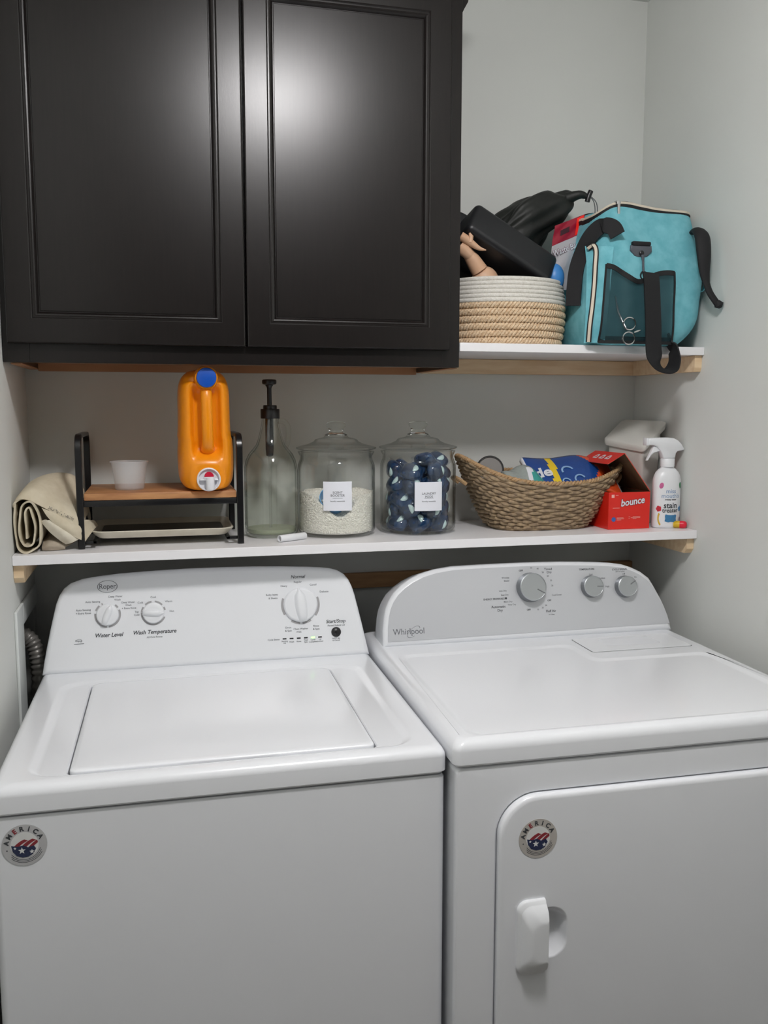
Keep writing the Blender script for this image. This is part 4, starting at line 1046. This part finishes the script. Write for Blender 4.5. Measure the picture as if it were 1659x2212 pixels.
for k in range(3):
    Mk = Mf.copy(); Mk.translation = Vector((tipx, Y0+.040+.030*k, tipz))+fu*.024+n2*.0012
    q = [(-.009, -.008), (.009, -.008), (.0105, -.003), (.0045, .009), (-.0045, .009), (-.0105, -.003)]
    qi = [(a*.5, b*.5) for a, b in q]
    L = [[Mk @ Vector((*p, z)) for p in q] if j < 2 else [Mk @ Vector((*p, z)) for p in qi] for j, z in ((0, 0), (1, .0003), (2, .0003), (3, 0))]
    mb.loops(L, ring=True)
mk('printed_marks', mb, M_pw, fl, smooth=0)
TB = at(1.3888, Y0-.0001, 1.2195)
def tb(x, z, a=0): return TB @ Matrix.Translation((x, z, 0)) @ Rz(a)
mb = MB(); mb.cur = 0
text(mb, 'bounce', .0235, tb(.008, .0215, 7), bold=.075, shear=.22, ext=.0001, sx=.92)
mb.cur = 1; text(mb, 'bounce', .0235, tb(.008, .0215, 7) @ Matrix.Translation((0, 0, .0002)), bold=.022, shear=.22, ext=.0002, sx=.92)
mk('logo', mb, [mat('logo_outline', '8d1a22', .4), M_pw], bx, smooth=0)
mb = MB()
poly2(mb, [(-.048, .032), (-.0405, .032), (-.0405, .0395), (-.048, .0395)], TB, 0, .0003)
for x0, x1, z in ((-.037, -.030, .0375), (-.044, -.026, .0065), (-.033, -.015, -.0175), (-.033, -.013, -.0200), (-.033, -.021, -.0225), (.010, .030, -.0155), (.005, .030, -.0180), (.010, .020, -.0205), (-.001, .003, -.0155), (-.001, .002, -.0190)):
    poly2(mb, [(x0, z), (x1, z), (x1, z+.0009), (x0, z+.0009)], TB, 0, .0003)
mk('small_print', mb, mat('print_pink', 'f2b8ae', .45), bx, smooth=0)
mk('round_seal', disc2(MB(), -.041, -.0205, 0, .0056, TB, n=24, z0=0, z1=.0003), mat('seal_blue', '3b66b0', .4), bx, smooth=0)

# ---- white slanted-lid container in the corner
M_tub = mat('tub_white', 'd8d8d2', .4)
tb_ = thing('storage_container', (1.48, -.12, ZL), 'off-white plastic container with a slanted lid, in the back right corner of the lower shelf', 'container')
N_c, L_c, R_c, B_c = Vector((1.4590, -.190, 1.3680)), Vector((1.4180, -.060, 1.3830)), Vector((1.5300, -.175, 1.4300)), Vector((1.4950, -.018, 1.4330))
def bil(u, v): # u: N->L , v: N->R
    return (N_c*(1-u)+L_c*u)*(1-v)+(R_c*(1-u)+B_c*u)*v
def rq(ins, zlow=None, r=.10, dz=0):
    pts = []
    for cu_, cv_, a in ((1-ins-r, ins+r, -90), (1-ins-r, 1-ins-r, 0), (ins+r, 1-ins-r, 90), (ins+r, ins+r, 180)):
        for k in range(6):
            t_ = R(a+18*k); pts.append(bil(cu_+r*math.cos(t_), cv_+r*math.sin(t_))+Vector((0, 0, dz)))
    if zlow is not None: pts = [Vector((p.x, p.y, zlow)) for p in pts]
    return pts
mk('body', MB().loops([rq(.14, ZL+.0008), rq(.12, ZL+.004), rq(.06, None, dz=-.006)], cap0=True, cap1=True), M_tub, tb_, smooth=50)
mk('lid', MB().loops([rq(.0, None, dz=-.012), rq(-.012, None, dz=-.006), rq(-.010, None, dz=.001), rq(.02, None, dz=.004), rq(.15, None, dz=.004)], cap0=True, cap1=True), M_tub, tb_, smooth=50)

# ---- spray bottle
sp = thing('spray_bottle', (1.4955, -.2405, ZL), 'white stain treater spray bottle with colourful fruit prints, at the right end of the shelf', 'bottle')
SX, SY = 1.4950, -.2405
def ell(prof, sx_, sy_, seg=56):
    return MB().lathe(prof, (SX, SY, ZL), seg, sx=sx_, sy=sy_)
RXs, RYs = .0365, .0235
mk('bottle', ell([(0, .0006), (.88, .0006), (.96, .003), (1.0, .009), (1.0, .108), (.985, .118), (.93, .127), (.80, .1365), (.62, .1435), (.48, .147), (.44, .150)], RXs, RYs), M_white2, sp, smooth=50)
mk('collar', MB().lathe([(.0150, .1485), (.0170, .150), (.0170, .169), (.0162, .170), (0, .170)], (SX, SY, ZL), 36), M_white2, sp)
def prism_y(pts, y0, y1, bev=.002):
    c = chk(pts); L = []
    for d, y in ((bev, y0), (bev*.3, y0+bev*.4), (0, y0+bev), (0, y1-bev), (bev*.3, y1-bev*.4), (bev, y1)):
        q = offset_poly(c, d) if d else [Vector(p) for p in c]; L.append([Vector((p[0], y, p[1])) for p in q])
    return MB().loops(L, cap0=True, cap1=True)
hd = [(1.4370, 1.3935), (1.4370, 1.3775), (1.4500, 1.3765), (1.4600, 1.3735), (1.4690, 1.3640), (1.4740, 1.3560), (1.4790, 1.3445), (1.5100, 1.3445), (1.5120, 1.3560), (1.5160, 1.3610), (1.5340, 1.3640), (1.5345, 1.3680), (1.5270, 1.3790), (1.5170, 1.3880), (1.5060, 1.3930), (1.4900, 1.3950), (1.4520, 1.3945)]
hh = mk('spray_head', prism_y(hd, SY-.0105, SY+.0105, .003), M_white2, sp, smooth=50)
mk('nozzle', MB().box((1.4310, SY-.0095, 1.3760), (1.4385, SY+.0095, 1.3945), .002), M_white2, hh)
mk('trigger', prism_y([(1.4540, 1.3745), (1.4620, 1.3725), (1.4720, 1.3620), (1.4560, 1.3590), (1.4480, 1.3530), (1.4400, 1.3410), (1.4370, 1.3395), (1.4385, 1.3440), (1.4470, 1.3600)], SY-.0055, SY+.0055, .0015), M_white2, hh, smooth=50)
def wrapS(v, e=.0004):
    u = v.x
    a = -PI/2+u/.0335
    return Vector((SX+(RXs+e+v.z)*math.cos(a), SY+(RYs+e+v.z)*math.sin(a), v.y))
mb = MB()
mb.cur = 0
for s_, size, u, z, b in (('miss', .0150, -.001, 1.2650, .0), ('mouth\'s', .0150, -.001, 1.2535, .0)): text(mb, s_, size, Matrix(), bold=b, ext=.0001, wrap=lambda v, u=u, z=z: wrapS(Vector((v.x*.95+u, v.y+z, v.z))))
mb.cur = 1
for s_, size, u, z, b in (('messy eater', .0062, -.001, 1.2450, .02), ('stain', .0195, -.001, 1.2300, .018), ('treater', .0150, -.001, 1.2180, .018)): text(mb, s_, size, Matrix(), bold=b, ext=.0001, wrap=lambda v, u=u, z=z: wrapS(Vector((v.x*.93+u, v.y+z, v.z))))
mk('lettering', mb, [mat('ink_blue', '7d9cc0', .4), M_inkd], sp, smooth=0)
def blob(c, pts, col, name):
    q = []
    P_ = [wrapS(Vector((c[0]+a, c[1]+b, 0)), .0007) for a, b in pts]; n = len(P_)
    cen = wrapS(Vector((c[0], c[1], 0)), .0009)
    m_ = MB().add([cen]+P_, [(0, i+1, (i+1) % n+1) for i in range(n)])
    mk(name, m_, col, sp, smooth=0, recalc=False)
def ov(rx, ry, tilt=0, n=14, wob=0):
    out = []
    for k in range(n):
        a = 2*PI*k/n; r_ = 1+wob*math.sin(5*a); x, y = rx*r_*math.cos(a), ry*r_*math.sin(a); t_ = R(tilt); out.append((x*math.cos(t_)-y*math.sin(t_), x*math.sin(t_)+y*math.cos(t_)))
    return out
blob((-.0245, 1.2790), ov(.0052, .0075, -20), mat('fruit_pink', 'cf6a9c', .4), 'fruit_print')
blob((.0270, 1.2790), ov(.0052, .0080, 10), mat('fruit_green', '3f8a5c', .4), 'fruit_print')
blob((-.0300, 1.2225), ov(.0070, .0072, 20, wob=.12), mat('fruit_red', 'c8283a', .4), 'fruit_print')
blob((.0270, 1.2215), ov(.0065, .0065, 0, wob=.2), mat('fruit_blue', '4a86b4', .4), 'splash_print')
blob((.0300, 1.1950), ov(.0035, .0065), mat('fruit_purple', '8a6a86', .4), 'fruit_print')
blob((0, 1.1985), [(-.0140, .0065), (-.0120, .0105), (-.0070, .0085), (0, .0080), (.0070, .0080), (.0115, .0098), (.0148, .0070), (.0135, 0), (.0145, -.0060), (.0105, -.0115), (.0070, -.0090), (0, -.0080), (-.0060, -.0095), (-.0110, -.0078), (-.0145, -.0065), (-.0130, 0)], mat('splash_blue', '3f7fae', .4), 'splash_print')
bn = []
for k in range(9): a = R(150+75*k/8); bn.append((.026*math.cos(a)+.0195, .026*math.sin(a)+.003))
for k in range(9): a = R(225-75*k/8); bn.append((.0205*math.cos(a)+.0185, .0205*math.sin(a)+.0025))
m_ = MB(); P_ = [wrapS(Vector((-.0268+a*.9, 1.1965+b, 0)), .0006) for a, b in bn]; m_.add(P_, [(i, i+1, 16-i, 17-i) for i in range(8)])
mk('banana_print', m_, mat('fruit_yellow', 'd9b23c', .4), sp, smooth=0, recalc=False)
# ---- little red capped lip balm
lb = thing('lip_balm', (1.523, -.275, ZL), 'tiny yellow tube with a rounded red end, right of the spray bottle', 'tube')
T = Matrix.Translation((1.5115, -.262, ZL+.0092)) @ Vector((.020, -.014, 0)).to_track_quat('Z', 'Y').to_matrix().to_4x4()
mk('tube', MB().lathe([(0, -.006), (.0078, -.006), (.0084, -.005), (.0084, .010), (0, .010)], seg=28, M=T), mat('balm_yellow', 'd9b21e', .35), lb)
mk('cap', MB().lathe([(.0088, .0085), (.0090, .010), (.0090, .017), (.0082, .0215), (.0055, .0245), (0, .0255)], seg=28, M=T), mat('balm_red', 'e0203a', .35), lb)

# ================================================================== things on the upper shelf
ZU = 1.6082
# ---- coiled rope basket
M_rope_w = mat('white_rope', 'e9e6df', .85, bump=(500, .9, .002), col2='dedad1', nscale=200)
M_rope_t = mat('straw_braid', 'd8b995', .85, bump=(300, 1.0, .003), col2='ead3b4', nscale=160, detail=4)
rb = thing('rope_basket', (1.092, -.172, ZU), 'round basket with a white rope top and a straw coloured bottom, beside the turquoise bag', 'basket')
CXb, CYb, RXb, RYb = 1.0875, -.172, .1475, .122
def rprof(z):   # radius factor by height
    t_ = z/.150; return .955+.075*math.sin(PI*min(1, t_*.95+.02))-.02*t_
def ring(mb, z, rad, amp=0, nb=0, ph=0, n=150):
    f = rprof(z); pts = []
    for k in range(n):
        a = 2*PI*k/n; w_ = amp*math.sin(nb*a+ph)
        pts.append(Vector((CXb+(RXb*f-rad+w_)*math.cos(a), CYb+(RYb*f-rad+w_)*math.sin(a), ZU+z+amp*.5*math.cos(nb*a*.5+ph))))
    return pts
mb = MB()
for i in range(6):
    mb.tube(ring(mb, .0985+i*.0094, .0055), .0055, 8, closed=True)
mk('rope_wall', mb, M_rope_w, rb, smooth=80)
mb = MB()
for i in range(6):
    for ph in (0, 2.09, 4.19):
        n = 240; f = rprof(.008+i*.0155); pts = []
        for k in range(n):
            a = 2*PI*k/n; q = 34*a+ph+i*1.3
            rr_ = 1; pts.append(Vector((CXb+(RXb*f-.009+.0045*math.cos(q))*math.cos(a), CYb+(RYb*f-.009+.0045*math.cos(q))*math.sin(a), ZU+.0090+i*.0158+.0055*math.sin(q))))
        mb.tube(pts, .0037, 6, closed=True)
mk('straw_wall', mb, M_rope_t, rb, smooth=80)
mk('base', MB().lathe([(0, .0015), (RXb*.93, .0015), (RXb*.93, .0055), (0, .0055)], (CXb, CYb, ZU), 60, sy=RYb/RXb), M_rope_t, rb)
# ---- black hard case
T = Matrix.Translation((1.074, -.198, 1.822)) @ Ry(29.5) @ Rx(-24)
def rbox(mb, lx, ly, lz, r, T, seg=5):
    bm = bmesh.new(); bmesh.ops.create_cube(bm, size=1)
    for q in bm.verts: q.co = Vector((q.co.x*lx, q.co.y*ly, q.co.z*lz))
    bmesh.ops.bevel(bm, geom=bm.edges[:], offset=r, segments=seg, profile=.5, affect='EDGES')
    return mb.bm(bm, T)
o = mk('hard_case', rbox(MB(), .232, .100, .082, .014, T), mat('matt_black', '1b1c1f', .42, bump=(400, .15, .0004)))
tag(o, 'black rounded hard case tilted down to the right in the rope basket', 'case')
T2 = Matrix.Translation((1.000, -.145, 1.838)) @ Ry(24) @ Rx(-10)
o = mk('soft_case', rbox(MB(), .11, .06, .13, .012, T2), mat('dark_fabric', '17181a', .7))
tag(o, 'dark case standing behind the tilted black case, partly hidden by the cabinet', 'case')
# ---- black drawstring sack
M_sack = mat('black_nylon', '121412', .55, bump=(25, .6, .006), col2='191c19', nscale=9)
sk = thing('drawstring_sack', (1.19, -.12, 1.72), 'black drawstring sack slumped in the back of the rope basket', 'sack')
sil = [(1.72, 1.115, .070), (1.78, 1.115, .080), (1.83, 1.118, .085), (1.87, 1.128, .092), (1.90, 1.158, .096), (1.925, 1.180, .099), (1.945, 1.192, .097), (1.960, 1.202, .088), (1.971, 1.212, .072), (1.978, 1.222, .048), (1.982, 1.228, .016)]
zz = crom([(a, b, c) for a, b, c in sil], 4); L = []
for i, q in enumerate(zz):
    loop = []
    for k in range(56):
        a = 2*PI*k/56
        w_ = 1+.07*math.sin(5*a+q.x*45)+.05*math.sin(9*a-q.x*80)
        loop.append(Vector((q.y+q.z*w_*math.cos(a), -.105+q.z*.62*w_*math.sin(a), q.x+.010*math.sin(3*a+1)*min(1, q.z/.05)+.018*math.cos(a)*(q.z/.09))))
    L.append(loop)
mk('sack_body', MB().loops(L, cap0=True, cap1=True), M_sack, sk, smooth=80)
mb = MB().tube(crom([(1.262, -.135, 1.968), (1.285, -.150, 1.975), (1.300, -.155, 1.972), (1.310, -.158, 1.967)], 5), [.016, .014, .013, .012, .011, .0105, .010, .009, .0085, .008, .007, .007, .007, .0075, .008, .006], 12)
mk('gathered_neck', mb, M_sack, sk, smooth=80)
mk('cord_lock', MB().tube([(1.303, -.158, 1.958), (1.306, -.160, 1.972), (1.311, -.160, 1.983)], .0062, 12), M_blackpl, sk)
for dx, dz in ((0, 0), (.006, -.004)):
    mk('cord', MB().tube(crom([(1.306+dx*.3, -.162, 1.972), (1.318+dx, -.165, 1.955), (1.319+dx, -.168, 1.925), (1.308+dx, -.172, 1.885), (1.294+dx*.5, -.175, 1.850), (1.283, -.178, 1.826+dz)], 8), .0012, 6), mat('cord_grey', '5a5c5e', .5), sk)
# ---- bag with a red printed header
hb = thing('plastic_packet', (1.24, -.17, 1.74), 'clear plastic packet with a red printed header, upright in the rope basket', 'packet')
M_clear = film_mat('clear_film', 'd9d6dc', .55, .12)
def quad_patch(c, th, bulge=0, n=10, m_=14):
    a, b, d, e = map(Vector, c)   # TL TR BR BL
    nn = (b-a).cross(e-a).normalized(); G = []
    for i in range(m_+1):
        v = i/m_; row = []
        for j in range(n+1):
            u = j/n; p = (a*(1-u)+b*u)*(1-v)+(e*(1-u)+d*u)*v
            row.append(p-nn*(bulge*math.sin(PI*u)*math.sin(PI*v)+.0015*math.sin(9*u+7*v)))
        G.append(row)
    return MB().grid(G, th)
TLp, TRp, MLp, MRp = (1.2080, -.185, 1.8920), (1.2870, -.180, 1.9240), (1.1990, -.190, 1.8440), (1.2770, -.186, 1.8780)
BRp, BLp = (1.2450, -.195, 1.7450), (1.1850, -.198, 1.7400)
hdp = mk('header', quad_patch([TLp, TRp, MRp, MLp], .0012), mat('header_red', '9c1230', .35), hb, smooth=60)
Q = lambda u, v, A=Vector(TLp), B=Vector(TRp), C_=Vector(MRp), D=Vector(MLp): (A*(1-u)+B*u)*(1-v)+(D*(1-u)+C_*u)*v+Vector((-.0006, -.0024, .0003))
mk('price_patch', MB().grid([[Q(.74, .08), Q(.97, .03)], [Q(.76, .96), Q(.98, .94)]], .0006), mat('patch_red', 'ff2418', .4), hdp, smooth=0)
mk('window_mark', MB().grid([[Q(.22, .38), Q(.52, .34)], [Q(.24, .66), Q(.54, .62)]], .0006), mat('mark_dark', '3a0a1c', .4), hdp, smooth=0)
mk('film_bag', quad_patch([MLp, MRp, BRp, BLp], .0012, .010), M_clear, hb, smooth=60)
dx_ = (Vector(TRp)-Vector(TLp)).normalized(); dz_ = Vector((0, 0, 1)); dn = dx_.cross(dz_).normalized(); dz_ = dn.cross(dx_)
Mh = Matrix((dx_, dz_.normalized()*1.0, -(-dn))).transposed().to_4x4(); Mh.translation = Vector((1.2300, -.1985, 1.8370))
mb = MB(); mb.cur = 0; text(mb, 'Waste Bag', .0190, Mh, bold=.06, shear=.15, ext=.0002, sx=.85); mb.cur = 1
text(mb, 'Waste Bag', .0190, Mh @ Matrix.Translation((0, 0, .0004)), bold=.01, shear=.15, ext=.0002, sx=.85)
mk('lettering', mb, [mat('letter_edge', '8a6a78', .4), M_pw], hb, smooth=0)
# ---- blue ball shape at the basket rim
o = mk('blue_toy', sph(MB(), (1.193, -.222, 1.766), .027, sc_=(.85, .8, 1.25)), mat('toy_blue', '3f86cc', .4)); tag(o, 'smooth blue plastic shape poking out at the right of the rope basket', 'toy')
# ---- wooden jointed figure piece
M_man = mat('pale_wood', 'd8b193', .45, col2='cfa382', nscale=20)
mn = thing('wooden_mannequin', (.985, -.255, 1.74), 'pale wooden jointed figure lying in the rope basket beside the cabinet', 'figure')
mk('torso', sph(MB(), (1.022, -.222, 1.757), .030, sc_=(1.05, .8, .98), M=Ry(30)), M_man, mn)
mk('joint', MB().tube([(1.006, -.226, 1.776), (.988, -.228, 1.800), (.976, -.230, 1.813)], [.0195, .0165, .0125], 20), M_man, mn)
mk('collar', MB().tube([(.981, -.232, 1.807), (.965, -.234, 1.820), (.955, -.234, 1.828)], [.0125, .015, .012], 16), M_man, mn)
mk('arm', MB().tube(crom([(1.0120, -.250, 1.8175), (.996, -.250, 1.8205), (.982, -.248, 1.829), (.967, -.246, 1.839), (.954, -.244, 1.847)], 4), [.0012, .0022, .0032, .0040, .0048, .0055, .0062, .0068, .0075, .0080, .0085, .009, .0095, .0100, .0100, .010, .010], 12), M_man, mn)
mk('hand', MB().tube([(.974, -.250, 1.832), (.976, -.251, 1.846), (.972, -.251, 1.853)], [.0065, .0055, .002], 10), M_man, mn)

# ---- turquoise bag
M_tq = weave_mat('turquoise_canvas', '7cc3cf', '68b3c0', 1700, .35)
M_bweb = mat('black_webbing', '131316', .75, bump=(900, .4, .0008))
M_zip = mat('zip_beige', 'd8cdbb', .6, bump=(1500, .6, .0006))
M_mesh = film_mat('dark_mesh', '1c4048', .44, .6)
M_buck = mat('grey_buckle', '5c6068', .35, metal=.4)
bg = thing('lunch_bag', (1.37, -.2, ZU), 'bulky turquoise fabric bag with black straps and mesh pocket on the upper shelf', 'bag')
lv = [  # z, x0, x1, yf, yb, r
 (1.6090, 1.262, 1.458, -.312, -.110, .030), (1.6130, 1.250, 1.474, -.322, -.100, .035), (1.6400, 1.240, 1.500, -.332, -.092, .040), (1.6800, 1.236, 1.518, -.337, -.088, .042), (1.7200, 1.238, 1.524, -.338, -.086, .044),
 (1.7600, 1.242, 1.525, -.334, -.088, .044), (1.8000, 1.247, 1.523, -.326, -.092, .044), (1.8400, 1.254, 1.522, -.314, -.098, .044), (1.8750, 1.262, 1.522, -.300, -.104, .044), (1.9020, 1.270, 1.521, -.288, -.110, .044), (1.9130, 1.274, 1.519, -.282, -.114, .044)]
cl = [crom([(a[i], 0, 0) for a in lv], 4) for i in range(6)]
L = []
for k in range(len(cl[0])):
    z, x0, x1, yf, yb, r = [cl[i][k].x for i in range(6)]
    lp = rr(x0, x1, yf, yb, r, z, nc=8, ne=14)
    for p in lp:   # soft folds
        fr_ = max(0, min(1, (-.2-p.y)/.1)); zf = (p.z-1.61)/.3
        p.y += fr_*(.0035*math.sin((p.x-1.25)*34+p.z*22)+.003*math.sin(p.z*60+p.x*25))*max(0, 1-abs(zf-.6)*1.2)
        p.z += .010*(p.x-1.39)*0
        if p.z > 1.86: p.z += (p.z-1.86)/.053*(.030*math.exp(-((p.x-1.335)/.055)**2)*.4+.004)*(1 if p.y < -.2 else 1.3)-(p.z-1.86)/.053*.020*math.exp(-((p.x-1.262)/.03)**2)
        p.x += .004*math.sin(p.z*50)*(1 if p.x > 1.38 else -1)*.5
    L.append(lp)
top = L[-1]
cen = sum(top, Vector())/len(top)
for f, dz in ((.95, .004), (.8, .010), (.55, .014), (.25, .016)):
    L.append([cen+(p-cen)*f+Vector((0, 0, dz)) for p in top])
mk('body', MB().loops(L, cap0=True, cap1=True), M_tq, bg, smooth=80)
# zipper round the top seam
def along(loop, off=.0, dz=0):
    c = sum(loop, Vector())/len(loop); out = []
    for p in loop:
        d = (p-c); d.z = 0; d.normalize(); out.append(p+d*off+Vector((0, 0, dz)))
    return out
mk('seam_tape', MB().loops([along(top, -.001, -.0125), along(top, .0034, -.0110), along(top, .0040, -.002), along(top, .0006, .0010)]), M_bweb, bg, smooth=80)
zp = mk('zipper', MB().loops([along(top, .0012, -.0012), along(top, .0034, -.0006), along(top, .0022, .0046), along(top, -.0060, .0058), along(top, -.0060, .003)]), M_zip, bg, smooth=80)
mk('lid_tape', MB().loops([along(top, -.0060, .0050), along(top, -.0068, .0066), along(top, -.0110, .0078), along(top, -.0115, .0050)]), M_bweb, bg, smooth=80)
pz = max((p for p in top if p.y < -.26 and p.x < 1.325), key=lambda p: p.x)
mk('slider', MB().box((pz.x-.006, pz.y-.006, pz.z-.002), (pz.x+.006, pz.y+.004, pz.z+.007), .002), M_chrome, zp)
mk('pull_tab', MB().box((pz.x-.0035, pz.y-.0085, pz.z-.034), (pz.x+.0035, pz.y-.0055, pz.z-.001), .0012), M_chrome, zp)
def fs(x, z, off=0.004):   # point on the bag's front face
    k = min(range(len(cl[0])), key=lambda q: abs(cl[0][q].x-z)); return Vector((x, cl[3][k].x-off, z))
# left pocket with vertical zipper
def rows(ptsL, ptsR, th, n=8, bulge=0.0):
    a = crom(ptsL, n); b = crom(ptsR, n); G = []
    for i in range(len(a)):
        row = []
        for j in range(9):
            u = j/8; p = a[i]*(1-u)+b[i]*u; p.y -= bulge*math.sin(PI*u); row.append(p)
        G.append(row)
    return MB().grid(G, th)
mk('side_pocket', rows([(1.238, -.285, 1.829), (1.236, -.300, 1.78), (1.229, -.315, 1.72), (1.225, -.322, 1.66), (1.226, -.315, 1.6120)], [(1.285, -.328, 1.822), (1.276, -.340, 1.78), (1.268, -.348, 1.72), (1.262, -.350, 1.66), (1.262, -.340, 1.6120)], .006, bulge=.006), M_tq, bg, smooth=80)
zz_ = [(1.2360, -.300, 1.822), (1.2440, -.3105, 1.828), (1.2490, -.3150, 1.815), (1.2440, -.3230, 1.780), (1.2390, -.3305, 1.74), (1.2330, -.3350, 1.69), (1.2280, -.3360, 1.65), (1.2290, -.3300, 1.6130)]
pth = crom(zz_, 6)
pk2 = mk('pocket_zip_tape', MB().ribbon(pth, (1, -.6, 0), .0120, .003), M_bweb, bg, smooth=60)
mk('pocket_zip', MB().ribbon([p+Vector((-.0012, -.0022, 0)) for p in pth], (1, -.6, 0), .0062, .003), M_zip, pk2, smooth=60)
# mesh pocket on the front
ml = [(1.262, -.3390, 1.784), (1.256, -.3460, 1.740), (1.250, -.3520, 1.690), (1.246, -.3530, 1.645), (1.247, -.3400, 1.612)]
mr = [(1.432, -.3400, 1.772), (1.430, -.3460, 1.740), (1.427, -.3500, 1.690), (1.427, -.3510, 1.645), (1.432, -.3380, 1.612)]
a = crom(ml, 6); b = crom(mr, 6); G = []
for i in range(len(a)):
    row = []
    for j in range(25):
        u = j/24; p = a[i]*(1-u)+b[i]*u; t_ = i/(len(a)-1)
        p.z -= .028*math.exp(-((u-.45)/.24)**2)*(1-t_)**1.5
        p.y -= .004*math.sin(PI*u)+.0025*math.sin(u*22)*(1-t_*.6); row.append(p)
    G.append(row)
mp_ = mk('mesh_pocket', MB().grid(G, .0008), M_mesh, bg, smooth=80)
mk('trim', MB().ribbon([p+Vector((0, -.0012, -.003)) for p in G[0]], (0, .1, 1), .011, .0022), M_bweb, mp_, smooth=60)
mk('side_trim', MB().ribbon([r[0]+Vector((0, -.001, 0)) for r in G], (1, 0, 0), .004, .002), M_bweb, mp_, smooth=60)
mk('side_trim', MB().ribbon([r[-1]+Vector((0, -.001, 0)) for r in G], (1, 0, 0), .004, .002), M_bweb, mp_, smooth=60)
mk('bottom_trim', MB().ribbon([p+Vector((0, -.001, .006)) for p in G[-1]], (0, .1, 1), .016, .002), M_bweb, mp_, smooth=60)
# buckle, swivel hook and shoulder strap hanging over the shelf edge
p0 = fs(1.352, 1.830)
bu = mk('buckle', MB().box((1.330, p0.y-.012, 1.828), (1.376, p0.y-.001, 1.838), .003), M_bweb, bg)
mk('buckle_plate', prism_y([(1.327, 1.829), (1.379, 1.829), (1.380, 1.817), (1.369, 1.806), (1.362, 1.8035), (1.345, 1.8035), (1.337, 1.806), (1.326, 1.817)], p0.y-.009, p0.y-.003, .0015), M_buck, bu)
mk('rivet', MB().lathe([(.0055, 0), (.0055, .003), (.004, .0042), (0, .0045)], seg=20, M=at(1.353, p0.y-.009, 1.812)), M_blackpl, bu)
y1 = p0.y-.014
mk('swivel_hook', MB().tube(crom([(1.353, y1, 1.808), (1.3550, y1, 1.796), (1.3560, y1, 1.782), (1.3570, y1, 1.770)], 4), [.0035]*4+[.0026]*9, 10), M_buck, bu)
mk('hook_ring', MB().tube([(1.3575+.0075*math.cos(2*PI*k/20), y1, 1.7625+.009*math.sin(2*PI*k/20)) for k in range(20)], .0018, 8, closed=True), M_bweb, bu)
ys = -.3640
st_path = crom([(1.3600, ys+.004, 1.765), (1.3600, ys-.002, 1.745), (1.3630, ys-.004, 1.70), (1.3670, ys-.004, 1.65), (1.3700, ys-.002, 1.610), (1.3740, ys-.001, 1.585), (1.3860, ys, 1.562), (1.4060, ys+.004, 1.551), (1.4260, ys+.012, 1.556), (1.4380, ys+.020, 1.575), (1.4400, ys+.030, 1.600), (1.4360, -.3260, 1.6120), (1.430, -.318, 1.6300)], 6)
wd = []
n_p = len(st_path)
for i in range(n_p):
    f = i/(n_p-1)
    wd.append(Vector((1, .15, .0)) if f < .42 else Vector((1-.95*min(1, (f-.42)/.18), .9*min(1, (f-.42)/.18)+.15, .25)))
mk('shoulder_strap', MB().ribbon(st_path, wd, [.042]*n_p, .0035), M_bweb, bg, smooth=60)
# padded side handles
hr = crom([(1.4960, -.306, 1.868), (1.4970, -.326, 1.868), (1.4960, -.346, 1.850), (1.4940, -.358, 1.810), (1.4960, -.362, 1.765), (1.5040, -.368, 1.730), (1.5180, -.374, 1.706), (1.5260, -.376, 1.696)], 6)
n_p = len(hr)
mk('side_handle', MB().tube(hr, [(.009+.010*math.sin(PI*min(1, i/(n_p*.62)))) if i < n_p*.62 else .0085+.004*abs((i/n_p-.8)*5)*0 for i in range(n_p)], 12, flat=.55, up=(1, 0, 0)).tube([(1.5210, -.375, 1.706), (1.5260, -.376, 1.698), (1.5300, -.376, 1.692)], [.006, .011, .004], 10), M_bweb, bg, smooth=60)
hl = crom([(1.291, -.333, 1.848), (1.283, -.326, 1.866), (1.264, -.309, 1.871), (1.246, -.290, 1.850), (1.236, -.270, 1.815), (1.228, -.262, 1.780), (1.224, -.262, 1.740), (1.222, -.262, 1.700)], 6)
n_p = len(hl)
mk('side_handle', MB().ribbon(hl, [Vector((.7, -.6, .15))]*n_p, [.034]*n_p, .006), M_bweb, bg, smooth=60)
mk('tag_loop', MB().ribbon(crom([(1.5180, -.300, 1.785), (1.5280, -.310, 1.788), (1.5310, -.315, 1.770), (1.5270, -.312, 1.740), (1.5190, -.305, 1.735)], 5), (0, 1, 0), .008, .002), M_tq, bg, smooth=60)
# ---- scissors in the mesh pocket
ss_ = thing('scissors', (1.32, -.36, 1.615), 'small metal scissors slipped into the mesh pocket of the turquoise bag', 'scissors')
ysc = -.3605
for cx, cz in ((1.3120, 1.6530), (1.3110, 1.6210)):
    lp = [Vector((cx+.0150*math.cos(2*PI*k/28), ysc, cz+.0135*math.sin(2*PI*k/28))) for k in range(28)]
    mk('finger_ring', MB().tube(lp, .0016, 8, closed=True), M_chrome, ss_)
mk('blade', MB().tube([(1.3030, ysc, 1.6430), (1.2980, ysc+.006, 1.656), (1.2920, ysc+.018, 1.680), (1.2860, ysc+.020, 1.715)], [.0022, .0030, .0032, .0012], 8, flat=.5), M_chrome, ss_)
mk('blade', MB().tube([(1.3240, ysc, 1.6340), (1.3330, ysc, 1.637), (1.3400, ysc, 1.639)], [.0016, .0022, .0016], 8, flat=.5), M_chrome, ss_)

# ---- corrugated hose in the left recess
hz = thing('drain_hose', (-.03, -.12, .80), 'grey corrugated hose curving out of the cased recess in the left wall', 'hose')
hp = crom([(-.14, -.150, .955), (-.08, -.150, .982), (-.03, -.152, .984), (.004, -.155, .966), (.018, -.158, .930), (.022, -.160, .88), (.020, -.160, .80)], 14)
mk('hose', MB().tube(hp, [.0165+.0016*math.sin(i*1.9) for i in range(len(hp))], 16), M_hose, hz, smooth=60)
